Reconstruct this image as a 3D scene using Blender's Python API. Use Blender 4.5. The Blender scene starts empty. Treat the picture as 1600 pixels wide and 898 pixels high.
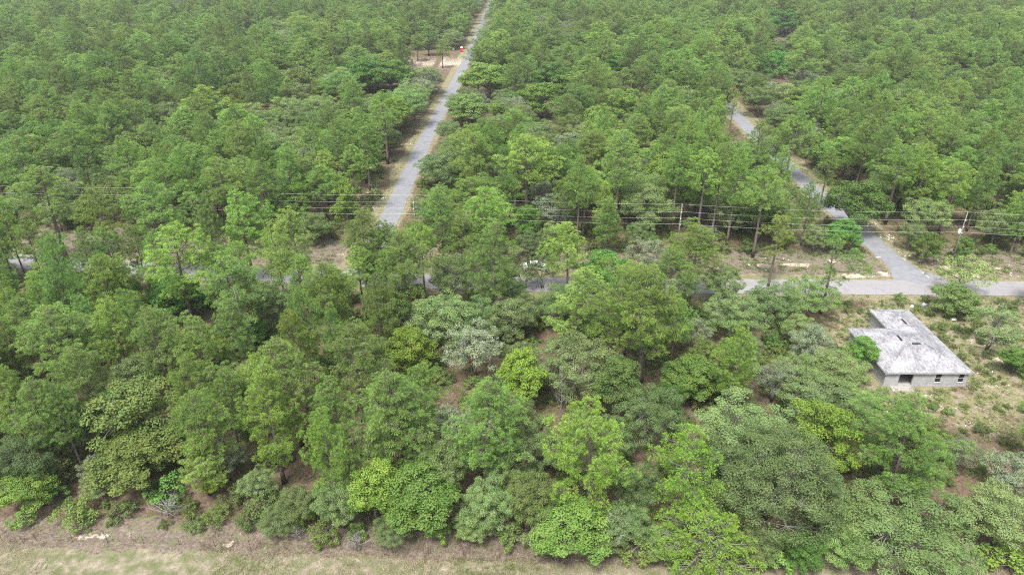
import bpy, bmesh, math, random
import numpy as np
from mathutils import Vector, Matrix

# ------------------------------------------------------------------ camera, sky, sun, exposure
SC = bpy.context.scene
COL = SC.collection
CAM_H, FPX, PITCH = 57.0, 1067.0, math.radians(27.65)
cam = bpy.data.cameras.new('camera')
cam.sensor_width = 36.0
cam.lens = 36.0 * FPX / 1600.0
cam.clip_start, cam.clip_end = 1.0, 6000.0
camo = bpy.data.objects.new('camera', cam)
COL.objects.link(camo)
camo.location = (0, 0, CAM_H)
camo.rotation_euler = (math.radians(90) - PITCH, 0, 0)
SC.camera = camo

SUN_EL, SUN_AZ = math.radians(62), math.radians(205)      # azimuth clockwise from +Y
world = bpy.data.worlds.new('World')
SC.world = world
world.use_nodes = True
wn = world.node_tree
wn.nodes.clear()
wo = wn.nodes.new('ShaderNodeOutputWorld')
wb = wn.nodes.new('ShaderNodeBackground')
ws = wn.nodes.new('ShaderNodeTexSky')
wh = wn.nodes.new('ShaderNodeHueSaturation')
ws.sky_type = 'NISHITA'
ws.sun_disc = False
ws.sun_elevation = SUN_EL
ws.sun_rotation = SUN_AZ
ws.air_density, ws.dust_density, ws.ozone_density = 1.0, 4.0, 1.0
wh.inputs['Saturation'].default_value = 0.45             # veiled overcast sky
wb.inputs['Strength'].default_value = 0.11
wn.links.new(ws.outputs[0], wh.inputs['Color'])
wn.links.new(wh.outputs[0], wb.inputs['Color'])
wn.links.new(wb.outputs[0], wo.inputs['Surface'])
sun = bpy.data.lights.new('sun', 'SUN')
sun.energy = 1.9
sun.angle = math.radians(11)
sun.color = (1.0, 0.96, 0.9)
suno = bpy.data.objects.new('sun', sun)
COL.objects.link(suno)
sd = Vector((math.sin(SUN_AZ) * math.cos(SUN_EL), math.cos(SUN_AZ) * math.cos(SUN_EL), math.sin(SUN_EL)))
suno.rotation_euler = (-sd).to_track_quat('-Z', 'Y').to_euler()
suno.location = (0, 0, 300)
SC.view_settings.view_transform = 'Standard'
SC.view_settings.look = 'None'
SC.view_settings.exposure = 1.68
SC.view_settings.gamma = 1.0
SC.cycles.max_bounces = 6
SC.cycles.diffuse_bounces = 2
SC.cycles.transmission_bounces = 4
SC.cycles.transparent_max_bounces = 8
SC.cycles.use_adaptive_sampling = False
SC.cycles.use_denoising = False
SC.cycles.filter_width = 1.1

rng = np.random.default_rng(7)
R = random.Random(11)

# ------------------------------------------------------------------ picture <-> ground helpers (layout only)
CP, SP = math.cos(PITCH), math.sin(PITCH)
def at(px, py, z=0.0):
    u, v = (px - 800) / FPX, (449 - py) / FPX
    dx, dy, dz = u, CP + v * SP, -SP + v * CP
    t = (CAM_H - z) / -dz
    return dx * t, dy * t
def proj(x, y, z):
    zz = z - CAM_H
    f = y * CP - zz * SP
    u = y * SP + zz * CP
    f = np.maximum(f, 0.1)
    return 800 + FPX * x / f, 449 - FPX * u / f, f

# ------------------------------------------------------------------ materials
def newmat(name):
    m = bpy.data.materials.new(name)
    m.use_nodes = True
    nt = m.node_tree
    nt.nodes.clear()
    out = nt.nodes.new('ShaderNodeOutputMaterial')
    return m, nt, out
def N(nt, t, **kw):
    n = nt.nodes.new(t)
    for k, v in kw.items():
        setattr(n, k, v)
    return n
def noise(nt, scale, detail=4, rough=0.6, vec=None, dim='3D'):
    n = N(nt, 'ShaderNodeTexNoise')
    n.inputs['Scale'].default_value = scale
    n.inputs['Detail'].default_value = detail
    n.inputs['Roughness'].default_value = rough
    if vec is not None:
        nt.links.new(vec, n.inputs['Vector'])
    return n.outputs['Fac']
def ramp(nt, fac, stops):
    r = N(nt, 'ShaderNodeValToRGB')
    e = r.color_ramp.elements
    while len(e) < len(stops):
        e.new(0.5)
    for el, (p, c) in zip(e, stops):
        el.position = p
        el.color = (c[0], c[1], c[2], 1) if not isinstance(c, (int, float)) else (c, c, c, 1)
    nt.links.new(fac, r.inputs['Fac'])
    return r.outputs['Color']
def mix(nt, fac, a, b, mode='MIX'):
    m = N(nt, 'ShaderNodeMix', data_type='RGBA', blend_type=mode)
    for s, v in ((m.inputs[0], fac), (m.inputs[6], a), (m.inputs[7], b)):
        if isinstance(v, (int, float)):
            s.default_value = v
        elif isinstance(v, tuple):
            s.default_value = (v[0], v[1], v[2], 1)
        else:
            nt.links.new(v, s)
    return m.outputs[2]
def math_(nt, op, a, b=None, clamp=False):
    m = N(nt, 'ShaderNodeMath', operation=op, use_clamp=clamp)
    for s, v in ((m.inputs[0], a), (m.inputs[1], b)):
        if v is None:
            continue
        if isinstance(v, (int, float)):
            s.default_value = v
        else:
            nt.links.new(v, s)
    return m.outputs[0]
def pos(nt):
    return N(nt, 'ShaderNodeNewGeometry').outputs['Position']
def objco(nt):
    return N(nt, 'ShaderNodeTexCoord').outputs['Object']
def surf(nt, out, col, rough=0.8, bump=None, bump_d=0.02, metallic=0.0, spec=0.3):
    b = N(nt, 'ShaderNodeBsdfPrincipled')
    if isinstance(col, tuple):
        b.inputs['Base Color'].default_value = (*col, 1)
    else:
        nt.links.new(col, b.inputs['Base Color'])
    b.inputs['Roughness'].default_value = rough
    b.inputs['Metallic'].default_value = metallic
    b.inputs['Specular IOR Level'].default_value = spec
    if bump is not None:
        bn = N(nt, 'ShaderNodeBump')
        bn.inputs['Distance'].default_value = bump_d
        nt.links.new(bump, bn.inputs['Height'])
        nt.links.new(bn.outputs[0], b.inputs['Normal'])
    nt.links.new(b.outputs[0], out.inputs['Surface'])
    return b

def leaf_mat(name, col, alt, trans=0.24, rough=0.55):
    """Foliage: colour varies from tree to tree (object random and tint) and from leaf to leaf (attribute 'leaf')."""
    m, nt, out = newmat(name)
    oi = N(nt, 'ShaderNodeObjectInfo')
    at_ = N(nt, 'ShaderNodeAttribute', attribute_name='leaf')
    c = mix(nt, at_.outputs['Fac'], col, alt)
    c = mix(nt, ramp(nt, noise(nt, .55, 3, .6, objco(nt)), [(.4, 0), (.62, .7)]), c, mix(nt, 1.0, c, (1.14, 1.07, .9), 'MULTIPLY'))
    hs = N(nt, 'ShaderNodeHueSaturation')
    nt.links.new(c, hs.inputs['Color'])
    rv = N(nt, 'ShaderNodeMapRange')
    nt.links.new(oi.outputs['Random'], rv.inputs['Value'])
    rv.inputs['To Min'].default_value = 0.70
    rv.inputs['To Max'].default_value = 1.28
    nt.links.new(rv.outputs[0], hs.inputs['Value'])
    r2 = math_(nt, 'FRACT', math_(nt, 'MULTIPLY', oi.outputs['Random'], 7.31))
    hu = N(nt, 'ShaderNodeMapRange')
    nt.links.new(r2, hu.inputs['Value'])
    hu.inputs['To Min'].default_value = 0.474
    hu.inputs['To Max'].default_value = 0.503
    nt.links.new(hu.outputs[0], hs.inputs['Hue'])
    c2 = mix(nt, 1.0, hs.outputs[0], oi.outputs['Color'], 'MULTIPLY')
    d = N(nt, 'ShaderNodeBsdfPrincipled')
    nt.links.new(c2, d.inputs['Base Color'])
    d.inputs['Roughness'].default_value = rough
    d.inputs['Specular IOR Level'].default_value = 0.25
    t = N(nt, 'ShaderNodeBsdfTranslucent')
    nt.links.new(mix(nt, 1.0, c2, (1.25, 1.3, 0.6), 'MULTIPLY'), t.inputs['Color'])
    mx = N(nt, 'ShaderNodeMixShader')
    mx.inputs[0].default_value = trans
    nt.links.new(d.outputs[0], mx.inputs[1])
    nt.links.new(t.outputs[0], mx.inputs[2])
    nt.links.new(mx.outputs[0], out.inputs['Surface'])
    return m

M = {}
M['pine'] = leaf_mat('pine_needles', (0.088, 0.184, 0.039), (0.178, 0.300, 0.072))
M['feather'] = leaf_mat('feathery_needles', (0.095, 0.185, 0.024), (0.150, 0.245, 0.042))
M['oak'] = leaf_mat('grey_green_leaves', (0.090, 0.156, 0.050), (0.168, 0.252, 0.096))
M['pale'] = leaf_mat('pale_leaves', (0.120, 0.170, 0.090), (0.195, 0.245, 0.150))
M['leafy'] = leaf_mat('bright_leaves', (0.062, 0.150, 0.026), (0.140, 0.245, 0.055), 0.26)
M['bush'] = leaf_mat('shrub_leaves', (0.070, 0.125, 0.028), (0.130, 0.180, 0.055))
M['grass'] = leaf_mat('green_blades', (0.090, 0.135, 0.040), (0.165, 0.19, 0.07), 0.3)
M['hay'] = leaf_mat('dry_blades', (0.22, 0.19, 0.135), (0.35, 0.315, 0.24), 0.3)
M['weed'] = leaf_mat('brown_weeds', (0.120, 0.095, 0.068), (0.20, 0.16, 0.12), 0.3)

m, nt, out = newmat('pine_bark'); M['bark'] = m
p = objco(nt)
mp = N(nt, 'ShaderNodeMapping'); mp.inputs['Scale'].default_value = (1, 1, .25); nt.links.new(p, mp.inputs['Vector'])
n1 = noise(nt, 9, 5, .7, mp.outputs[0])
surf(nt, out, ramp(nt, n1, [(.3, (.055, .043, .037)), (.55, (.13, .105, .09)), (.75, (.165, .138, .122))]), .9, n1, .03)
m, nt, out = newmat('grey_bark'); M['greybark'] = m
n1 = noise(nt, 6, 5, .7, objco(nt))
surf(nt, out, ramp(nt, n1, [(.3, (.07, .064, .058)), (.7, (.20, .185, .17))]), .9, n1, .02)
m, nt, out = newmat('bleached_wood'); M['dead'] = m
n1 = noise(nt, 8, 4, .7, objco(nt))
surf(nt, out, ramp(nt, n1, [(.3, (.085, .08, .075)), (.7, (.21, .2, .19))]), .85)

# ------------------------------------------------------------------ mesh helpers
def tag(o, label=None, cat=None, group=None, kind=None):
    if label: o['label'] = label
    if cat: o['category'] = cat
    if group: o['group'] = group
    if kind: o['kind'] = kind
    return o
def empty(name, loc=(0, 0, 0), rz=0.0):
    o = bpy.data.objects.new(name, None)
    o.empty_display_size = 0.5
    COL.objects.link(o)
    o.location = loc
    o.rotation_euler = (0, 0, rz)
    return o
def mesh_np(name, V, faces_flat, sizes, mats, midx=None, leaf=None, smooth=False):
    me = bpy.data.meshes.new(name)
    V = np.asarray(V, np.float32).reshape(-1, 3)
    faces_flat = np.asarray(faces_flat, np.int32)
    sizes = np.asarray(sizes, np.int32)
    me.vertices.add(len(V)); me.vertices.foreach_set('co', V.ravel())
    me.loops.add(len(faces_flat)); me.loops.foreach_set('vertex_index', faces_flat)
    me.polygons.add(len(sizes))
    st = np.zeros(len(sizes), np.int32); st[1:] = np.cumsum(sizes)[:-1]
    me.polygons.foreach_set('loop_start', st)
    try: me.polygons.foreach_set('loop_total', sizes)
    except Exception: pass
    if midx is not None: me.polygons.foreach_set('material_index', np.asarray(midx, np.int32))
    me.polygons.foreach_set('use_smooth', np.full(len(sizes), bool(smooth)))
    for m_ in mats: me.materials.append(m_)
    if leaf is not None:
        a = me.attributes.new('leaf', 'FLOAT', 'FACE'); a.data.foreach_set('value', np.asarray(leaf, np.float32))
    me.update(); me.validate()
    return me
class MB:
    """Collects boxes, tubes and free polygons into one mesh."""
    def __init__(s): s.v, s.f = [], []
    def poly(s, pts):
        b = len(s.v); s.v += [tuple(p_) for p_ in pts]; s.f.append(tuple(range(b, b + len(pts))))
    def box(s, x0, x1, y0, y1, z0, z1):
        b = len(s.v)
        s.v += [(x0, y0, z0), (x1, y0, z0), (x1, y1, z0), (x0, y1, z0), (x0, y0, z1), (x1, y0, z1), (x1, y1, z1), (x0, y1, z1)]
        for q in ((0, 3, 2, 1), (4, 5, 6, 7), (0, 1, 5, 4), (1, 2, 6, 5), (2, 3, 7, 6), (3, 0, 4, 7)):
            s.f.append(tuple(b + i for i in q))
    def tube(s, pts, rad, n=5, cap=True):
        pts = [Vector(p_) for p_ in pts]
        if not hasattr(rad, '__len__'): rad = [rad] * len(pts)
        b = len(s.v); prev = None
        for i, p_ in enumerate(pts):
            d = (pts[min(i + 1, len(pts) - 1)] - pts[max(i - 1, 0)])
            d = d.normalized() if d.length > 1e-9 else Vector((0, 0, 1))
            ref = prev if prev is not None else (Vector((1, 0, 0)) if abs(d.x) < .9 else Vector((0, 1, 0)))
            a = (ref - d * ref.dot(d))
            a = a.normalized() if a.length > 1e-6 else d.orthogonal().normalized()
            prev = a; c = d.cross(a)
            for k in range(n):
                t = 2 * math.pi * k / n
                s.v.append(tuple(p_ + (a * math.cos(t) + c * math.sin(t)) * rad[i]))
        for i in range(len(pts) - 1):
            for k in range(n):
                k2 = (k + 1) % n
                s.f.append((b + i * n + k, b + i * n + k2, b + (i + 1) * n + k2, b + (i + 1) * n + k))
        if cap:
            s.f.append(tuple(b + n - 1 - k for k in range(n)))
            e = b + (len(pts) - 1) * n
            s.f.append(tuple(e + k for k in range(n)))
    def mesh(s, name, mat, smooth=False):
        fl = [i for f in s.f for i in f]
        return mesh_np(name, np.array(s.v), fl, [len(f) for f in s.f], [mat], smooth=smooth)
    def build(s, name, mat, parent=None, smooth=False):
        o = bpy.data.objects.new(name, s.mesh(name, mat, smooth))
        COL.objects.link(o)
        if parent is not None: o.parent = parent
        return o

# ------------------------------------------------------------------ layout of the clear ground (world metres)
LEFT_ROAD = np.array([(-27.6, 112.0), (-27.55, 118), (-27.1, 160), (-26.5, 205), (-24.8, 255), (-22.9, 322), (-21.4, 389), (-19.9, 557), (-18.5, 640), (-12, 1000)])
RIGHT_ROAD = np.array([(74.2, 109), (74.2, 118), (74.3, 138), (74.4, 156), (74.9, 180), (76.6, 220), (80.5, 286), (84, 400), (92, 700), (98, 1000)])
CROSS_ROAD = np.array([(-420, 150), (-160, 128), (-95, 119.6), (-64, 115.6), (-30, 112.2), (9.3, 109.6), (40, 109.2), (66, 108.9), (92, 108.3), (180, 106), (420, 100)])
def seg_dist(px, py, line):
    best = np.full(np.shape(px), 1e9); side = np.zeros(np.shape(px))
    for (x0, y0), (x1, y1) in zip(line[:-1], line[1:]):
        dx, dy = x1 - x0, y1 - y0; L2 = dx * dx + dy * dy
        t = np.clip(((px - x0) * dx + (py - y0) * dy) / L2, 0, 1)
        d = np.hypot(px - x0 - t * dx, py - y0 - t * dy)
        s_ = (dx * (py - y0) - dy * (px - x0)) / math.sqrt(L2)   # >0 left of travel
        m_ = d < best
        best = np.where(m_, d, best); side = np.where(m_, s_, side)
    return best, np.sign(side)
SF0, SF1 = at(0, 852), at(1200, 892)            # edge of the mown strip along the bottom
def strip_y(x): return SF0[1] + (x - SF0[0]) * (SF1[1] - SF0[1]) / (SF1[0] - SF0[0])
def fence_y(x): return strip_y(x) + 0.75
HX0, HX1, HY0, HYM, HY1, HXM = 51.9, 64.2, 78.5, 90.5, 96.4, 57.9    # eaves of the house
SANDY = at(688, 92)

def fbm(x, y, s, seed=0):
    r_ = np.random.default_rng(seed); v = 0; a = 1.0
    for o in range(4):
        for _ in range(3):
            th, ph = r_.uniform(0, 6.28, 2); f = s * 2 ** o * r_.uniform(.7, 1.3)
            v = v + a * np.sin((x * math.cos(th) + y * math.sin(th)) * f + ph)
        a *= .55
    return v / 4.2

# ------------------------------------------------------------------ ground
def grid_axis(a, b, step, far):
    v = list(np.arange(a, b + step, step)); st = step; lo, hi = v[0], v[-1]
    L, H_ = [], []
    while lo > -far: st *= 1.35; lo -= st; L.append(lo)
    st = step
    while hi < far: st *= 1.35; hi += st; H_.append(hi)
    return np.array(L[::-1] + v + H_)
gx = grid_axis(-125, 130, 0.9, 1500); gy = grid_axis(32, 215, 0.9, 1500)
X, Y = np.meshgrid(gx, gy)
dl, sl = seg_dist(X, Y, LEFT_ROAD); dr, sr = seg_dist(X, Y, RIGHT_ROAD); dc, sc_ = seg_dist(X, Y, CROSS_ROAD)
def sstep(v, a, b): t = np.clip((v - a) / (b - a), 0, 1); return t * t * (3 - 2 * t)
onY = Y > 108
hx = np.maximum(np.maximum(HX0 - X, X - HX1), 0); hy = np.maximum(np.maximum(HY0 - Y, Y - HY1), 0)
dh = np.hypot(hx, hy)
flat = sstep(np.minimum(np.minimum(np.where(onY, dl, 99), np.where(onY, dr, 99)), np.minimum(dc, dh + 2.5)), 3.2, 9)
Z = fbm(X, Y, .12, 3) * .22 * flat - .02
n1 = fbm(X, Y, .25, 5); n2 = fbm(X, Y, .9, 6); n3 = fbm(X, Y, .06, 8)
# grass verges
wl = np.where(sl > 0, 5.2, 3.6); wr = np.where(sr > 0, 4.0, 6.5)
g = np.maximum(np.where(onY, 1 - sstep(dl + n1 * 1.2, wl - 2, wl + 1), 0), np.where(onY, 1 - sstep(dr + n1 * 1.2, wr - 2, wr + 1), 0))
g = np.maximum(g, 1 - sstep(dc + n1 * .5, 4.2, 6.0))
sy = strip_y(X)
strip = 1 - sstep(Y - sy + n2 * .8 + n1 * .5, -.9, .7)
g = np.maximum(g, strip)
# open scrub round the house
clear = (1 - sstep(np.hypot((X - 70) / 30, (Y - 86) / 21) + n1 * .12, .75, 1.05))
clear = np.maximum(clear, .8 * (1 - sstep(np.abs(X - 92) + n1 * 3, 22, 30)) * (1 - sstep(np.abs(Y - 78) + n1 * 2, 24, 30)))
g = np.maximum(g, clear * .85 * (.8 + .45 * n2))
# power line corridor and weedy edge: brown
corr = (sc_ > 0) * (1 - sstep(dc + n1 * 1.3, 15.5, 19)) * sstep(dc, 4, 5.5)
weedy = (1 - sstep(Y - sy + n1 * 1.0, 2.2, 6.5)) * (1 - strip)
sand = np.zeros_like(X)
def spot(x, y, rx, ry, k=1.0):
    global sand
    d = np.hypot((X - x) / rx, (Y - y) / ry) + n2 * .35 + (n1 * .5 if rx > 8 else 0)
    sand = np.maximum(sand, k * (1 - sstep(d, .55, 1.0)))
for px, py, rx, ry, k in ((700, 93, 15, 28, .58), (662, 94, 16, 22, .55), (700, 96, 5, 8, .9), (668, 94, 5, 6, .85), (1380, 427, 1.5, 1.4, .9), (1337, 431, 3.2, .9, .9), (1508, 428, 4.2, 1.7, 1), (1480, 418, 2.0, 1.2, .7), (1180, 414, 5, .5, .9), (1245, 414, 5, .7, .8),
                       (1300, 408, 2, .8, .6), (1520, 530, 2.2, 1.3, .7), (1560, 560, 3, 1.6, .6), (1400, 640, 4, 1.2, .5), (1470, 635, 3.5, 1.1, .5), (1440, 617, 4, .9, .5), (1545, 600, 3, 1.2, .6),
                       (150, 838, 3.0, .5, .55), (200, 835, 1.7, .6, .6), (135, 798, 1.2, .6, .5), (360, 846, .8, .6, .8), (1050, 600, 2, 1, .3), (580, 300, 1.8, 9, .5), (690, 150, 1.8, 9, .4), (910, 198, 6, 8, .8), (825, 203, 4, 8, .6),
                       (1410, 405, 1.2, 1, .6), (1440, 395, 1.2, 1.2, .5), (1555, 420, 2, .8, .7), (1590, 424, 2, .6, .7), (1530, 412, 2, .8, .6), (60, 388, 4, 1, .5), (150, 378, 3, 1, .4), (530, 397, 3, .8, .5), (670, 388, 3, .8, .6)):
    xx, yy = at(px, py); spot(xx, yy, rx, ry, k)
nx, ny = len(gx), len(gy)
V = np.stack([X, Y, Z], -1).reshape(-1, 3)
ii = np.arange(nx * ny).reshape(ny, nx)
F = np.stack([ii[:-1, :-1], ii[:-1, 1:], ii[1:, 1:], ii[1:, :-1]], -1).reshape(-1)
m, nt, out = newmat('ground_cover'); M['ground'] = m
P_ = pos(nt)
def attr(nm): return N(nt, 'ShaderNodeAttribute', attribute_name=nm).outputs['Fac']
fine, mid, big = noise(nt, 3.2, 6, .75, P_), noise(nt, .8, 5, .65, P_), noise(nt, .16, 4, .6, P_)
litter = ramp(nt, fine, [(.28, (.050, .034, .025)), (.5, (.118, .080, .058)), (.72, (.20, .155, .118))])
litter = mix(nt, ramp(nt, mid, [(.5, 0), (.64, 1)]), litter, ramp(nt, fine, [(.3, (.05, .07, .022)), (.7, (.12, .15, .05))]))
grass = ramp(nt, fine, [(.3, (.075, .095, .035)), (.5, (.145, .155, .065)), (.7, (.235, .215, .125))])
grass = mix(nt, ramp(nt, mid, [(.42, 0), (.6, 1)]), grass, ramp(nt, fine, [(.3, (.135, .105, .075)), (.7, (.28, .235, .18))]))
weeds = mix(nt, ramp(nt, mid, [(.52, 0), (.62, .8)]), ramp(nt, fine, [(.3, (.075, .060, .047)), (.5, (.145, .118, .095)), (.7, (.25, .212, .175))]), ramp(nt, fine, [(.3, (.06, .08, .03)), (.7, (.15, .17, .075))]))
strawc = ramp(nt, fine, [(.3, (.12, .10, .072)), (.5, (.215, .187, .14)), (.7, (.33, .30, .24))])
strawc = mix(nt, ramp(nt, mid, [(.42, 0), (.56, 1)]), strawc, ramp(nt, fine, [(.3, (.065, .08, .034)), (.7, (.165, .17, .09))]))
sandc = ramp(nt, fine, [(.3, (.27, .215, .15)), (.55, (.42, .36, .285)), (.8, (.58, .53, .46))])
mixn = math_(nt, 'ADD', math_(nt, 'MULTIPLY', mid, .6), math_(nt, 'MULTIPLY', fine, .4))
def thr(a, k=.9): return ramp(nt, math_(nt, 'ADD', a, math_(nt, 'MULTIPLY', math_(nt, 'SUBTRACT', mixn, .5), k)), [(.38, 0), (.62, 1)])
c = mix(nt, thr(attr('weeds')), litter, weeds)
c = mix(nt, thr(attr('grass')), c, grass)
c = mix(nt, thr(attr('straw'), .5), c, strawc)
c = mix(nt, thr(attr('sand'), 1.9), c, sandc)
surf(nt, out, c, .95, fine, .08, spec=.1)
me = mesh_np('ground', V, F, np.full((nx - 1) * (ny - 1), 4), [m], smooth=True)
for nm, arr in (('grass', g), ('weeds', np.maximum(corr, weedy)), ('straw', strip * .95), ('sand', sand)):
    a = me.attributes.new(nm, 'FLOAT', 'POINT'); a.data.foreach_set('value', np.clip(arr, 0, 1).astype(np.float32).ravel())
go = bpy.data.objects.new('ground', me); COL.objects.link(go); go['kind'] = 'structure'

# ------------------------------------------------------------------ roads
def road_mat(name, cols, dark, sc=1.0):
    m, nt, out = newmat(name)
    P_ = pos(nt)
    f_, mm, b_ = noise(nt, 6 * sc, 5, .7, P_), noise(nt, .7 * sc, 4, .6, P_), noise(nt, .12, 3, .5, P_)
    c = ramp(nt, f_, [(.25, cols[0]), (.75, cols[1])])
    c = mix(nt, ramp(nt, mm, [(.45, 0), (.75, .55)]), c, dark)
    v = N(nt, 'ShaderNodeTexVoronoi', feature='DISTANCE_TO_EDGE'); v.inputs['Scale'].default_value = .35
    w = N(nt, 'ShaderNodeVectorMath', operation='ADD'); nt.links.new(P_, w.inputs[0])
    nz = N(nt, 'ShaderNodeTexNoise'); nz.inputs['Scale'].default_value = .8; nt.links.new(nz.outputs['Color'], w.inputs[1]); nt.links.new(P_, nz.inputs['Vector'])
    nt.links.new(w.outputs[0], v.inputs['Vector'])
    c = mix(nt, ramp(nt, v.outputs['Distance'], [(.0, .5), (.022, 0)]), c, dark)
    c = mix(nt, ramp(nt, b_, [(.4, 0), (.7, .3)]), c, cols[1])
    surf(nt, out, c, .9, f_, .01, spec=.2)
    return m
M['cross'] = road_mat('grey_asphalt', ((.190, .183, .188), (.250, .241, .248)), (.16, .154, .158))
M['side'] = road_mat('weathered_asphalt', ((.135, .14, .153), (.225, .23, .245)), (.09, .093, .102))
def ribbon(name, line, hw, z, mat, jitter=.12, flare=None):
    pts = [Vector((a, b)) for a, b in line]; out_ = []
    for a, b in zip(pts[:-1], pts[1:]):
        n_ = max(1, int((b - a).length / 1.2)) if a.y < 260 and abs(a.x) < 200 else max(1, int((b - a).length / 12))
        out_ += [a.lerp(b, i / n_) for i in range(n_)]
    out_.append(pts[-1])
    V_, F_ = [], []
    for i, q in enumerate(out_):
        d = (out_[min(i + 1, len(out_) - 1)] - out_[max(i - 1, 0)]).normalized(); nrm = Vector((-d.y, d.x))
        e = flare(q) if flare else (0, 0)
        l = q + nrm * (hw + e[0] + R.uniform(-jitter, jitter)); r_ = q - nrm * (hw + e[1] + R.uniform(-jitter, jitter))
        V_ += [(l.x, l.y, z), (q.x, q.y, z + .03), (r_.x, r_.y, z)]
        if i:
            k = 3 * i; F_ += [(k - 3, k - 2, k + 1, k), (k - 2, k - 1, k + 2, k + 1)]
    me = mesh_np(name, np.array(V_), [i for f in F_ for i in f][::-1], [4] * len(F_), [mat])
    o = bpy.data.objects.new(name, me); COL.objects.link(o); o['kind'] = 'structure'
    return o
def fl_right(q):
    t = max(0, (119 - q.y) / 8.0); return (2.4 * t ** 2.2, 4.8 * t ** 1.8)
def fl_left(q):
    t = max(0, (122 - q.y) / 9.0); return (3.5 * t ** 2, 3.5 * t ** 2)
ribbon('cross_road', CROSS_ROAD, 2.85, .028, M['cross'], .06)
ribbon('side_road', LEFT_ROAD, 2.2, .014, M['side'], .18, fl_left)
ribbon('side_road', RIGHT_ROAD, 2.35, .014, M['side'], .16, fl_right)

# ------------------------------------------------------------------ tree prototypes
def tufts_to_mesh(name, C, A, nn, ln, wd, mat, seed, tone=None):
    """Needle tufts: every needle a slim blade, narrow where it leaves the shoot and widest towards its tip."""
    r_ = np.random.default_rng(seed); T = len(C)
    d = r_.normal(size=(T, nn, 3)); d /= np.linalg.norm(d, axis=2, keepdims=True)
    ax = np.asarray(A)[:, None, :]
    d = d * .95 + ax * .72; d /= np.linalg.norm(d, axis=2, keepdims=True)
    L = ln * r_.uniform(.7, 1.15, (T, nn, 1)) * r_.uniform(.75, 1.2, (T, 1, 1))
    s_ = np.cross(d, r_.normal(size=(T, nn, 3))); s_ /= np.linalg.norm(s_, axis=2, keepdims=True) + 1e-9
    c0 = np.asarray(C)[:, None, :] + d * (L * .12)
    tip = np.asarray(C)[:, None, :] + d * L - np.array([0, 0, 1.]) * L * .12
    w = wd * r_.uniform(.7, 1.3, (T, nn, 1))
    V_ = np.stack([c0, tip - s_ * w, tip + s_ * w], 2).reshape(-1, 3)
    nf = T * nn
    lf = np.clip(np.repeat(r_.uniform(0, 1, T) if tone is None else tone, nn) * .7 + r_.uniform(0, .3, nf), 0, 1)
    return mesh_np(name, V_, np.arange(3 * nf), np.full(nf, 3), [mat], leaf=lf)
def leaves_to_mesh(name, C, Nrm, ln, wd, mat, seed, tone):
    r_ = np.random.default_rng(seed); n_ = len(C)
    a = np.cross(Nrm, r_.normal(size=(n_, 3))); a /= np.linalg.norm(a, axis=1, keepdims=True) + 1e-9
    b = np.cross(Nrm, a)
    L = (ln * r_.uniform(.7, 1.3, (n_, 1))); W = wd * r_.uniform(.7, 1.3, (n_, 1))
    V_ = np.stack([C - a * L * .5, C + b * W * .5 - Nrm * W * .15, C + a * L * .5, C - b * W * .5 - Nrm * W * .15], 1).reshape(-1, 3)
    return mesh_np(name, V_, np.arange(4 * n_), np.full(n_, 4), [mat], leaf=np.clip(tone, 0, 1))
PROTO = {}
def add_proto(kind, crown_me, trunk_me):
    co = np.empty(len(crown_me.vertices) * 3, np.float32); crown_me.vertices.foreach_get('co', co); co = co.reshape(-1, 3)
    rr = np.hypot(co[:, 0], co[:, 1])
    PROTO.setdefault(kind, []).append(dict(crown=crown_me, trunk=trunk_me, r=float(np.percentile(rr, 93)), h=float(co[:, 2].max()), zb=float(np.percentile(co[:, 2], 4))))
NT = []
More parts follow.
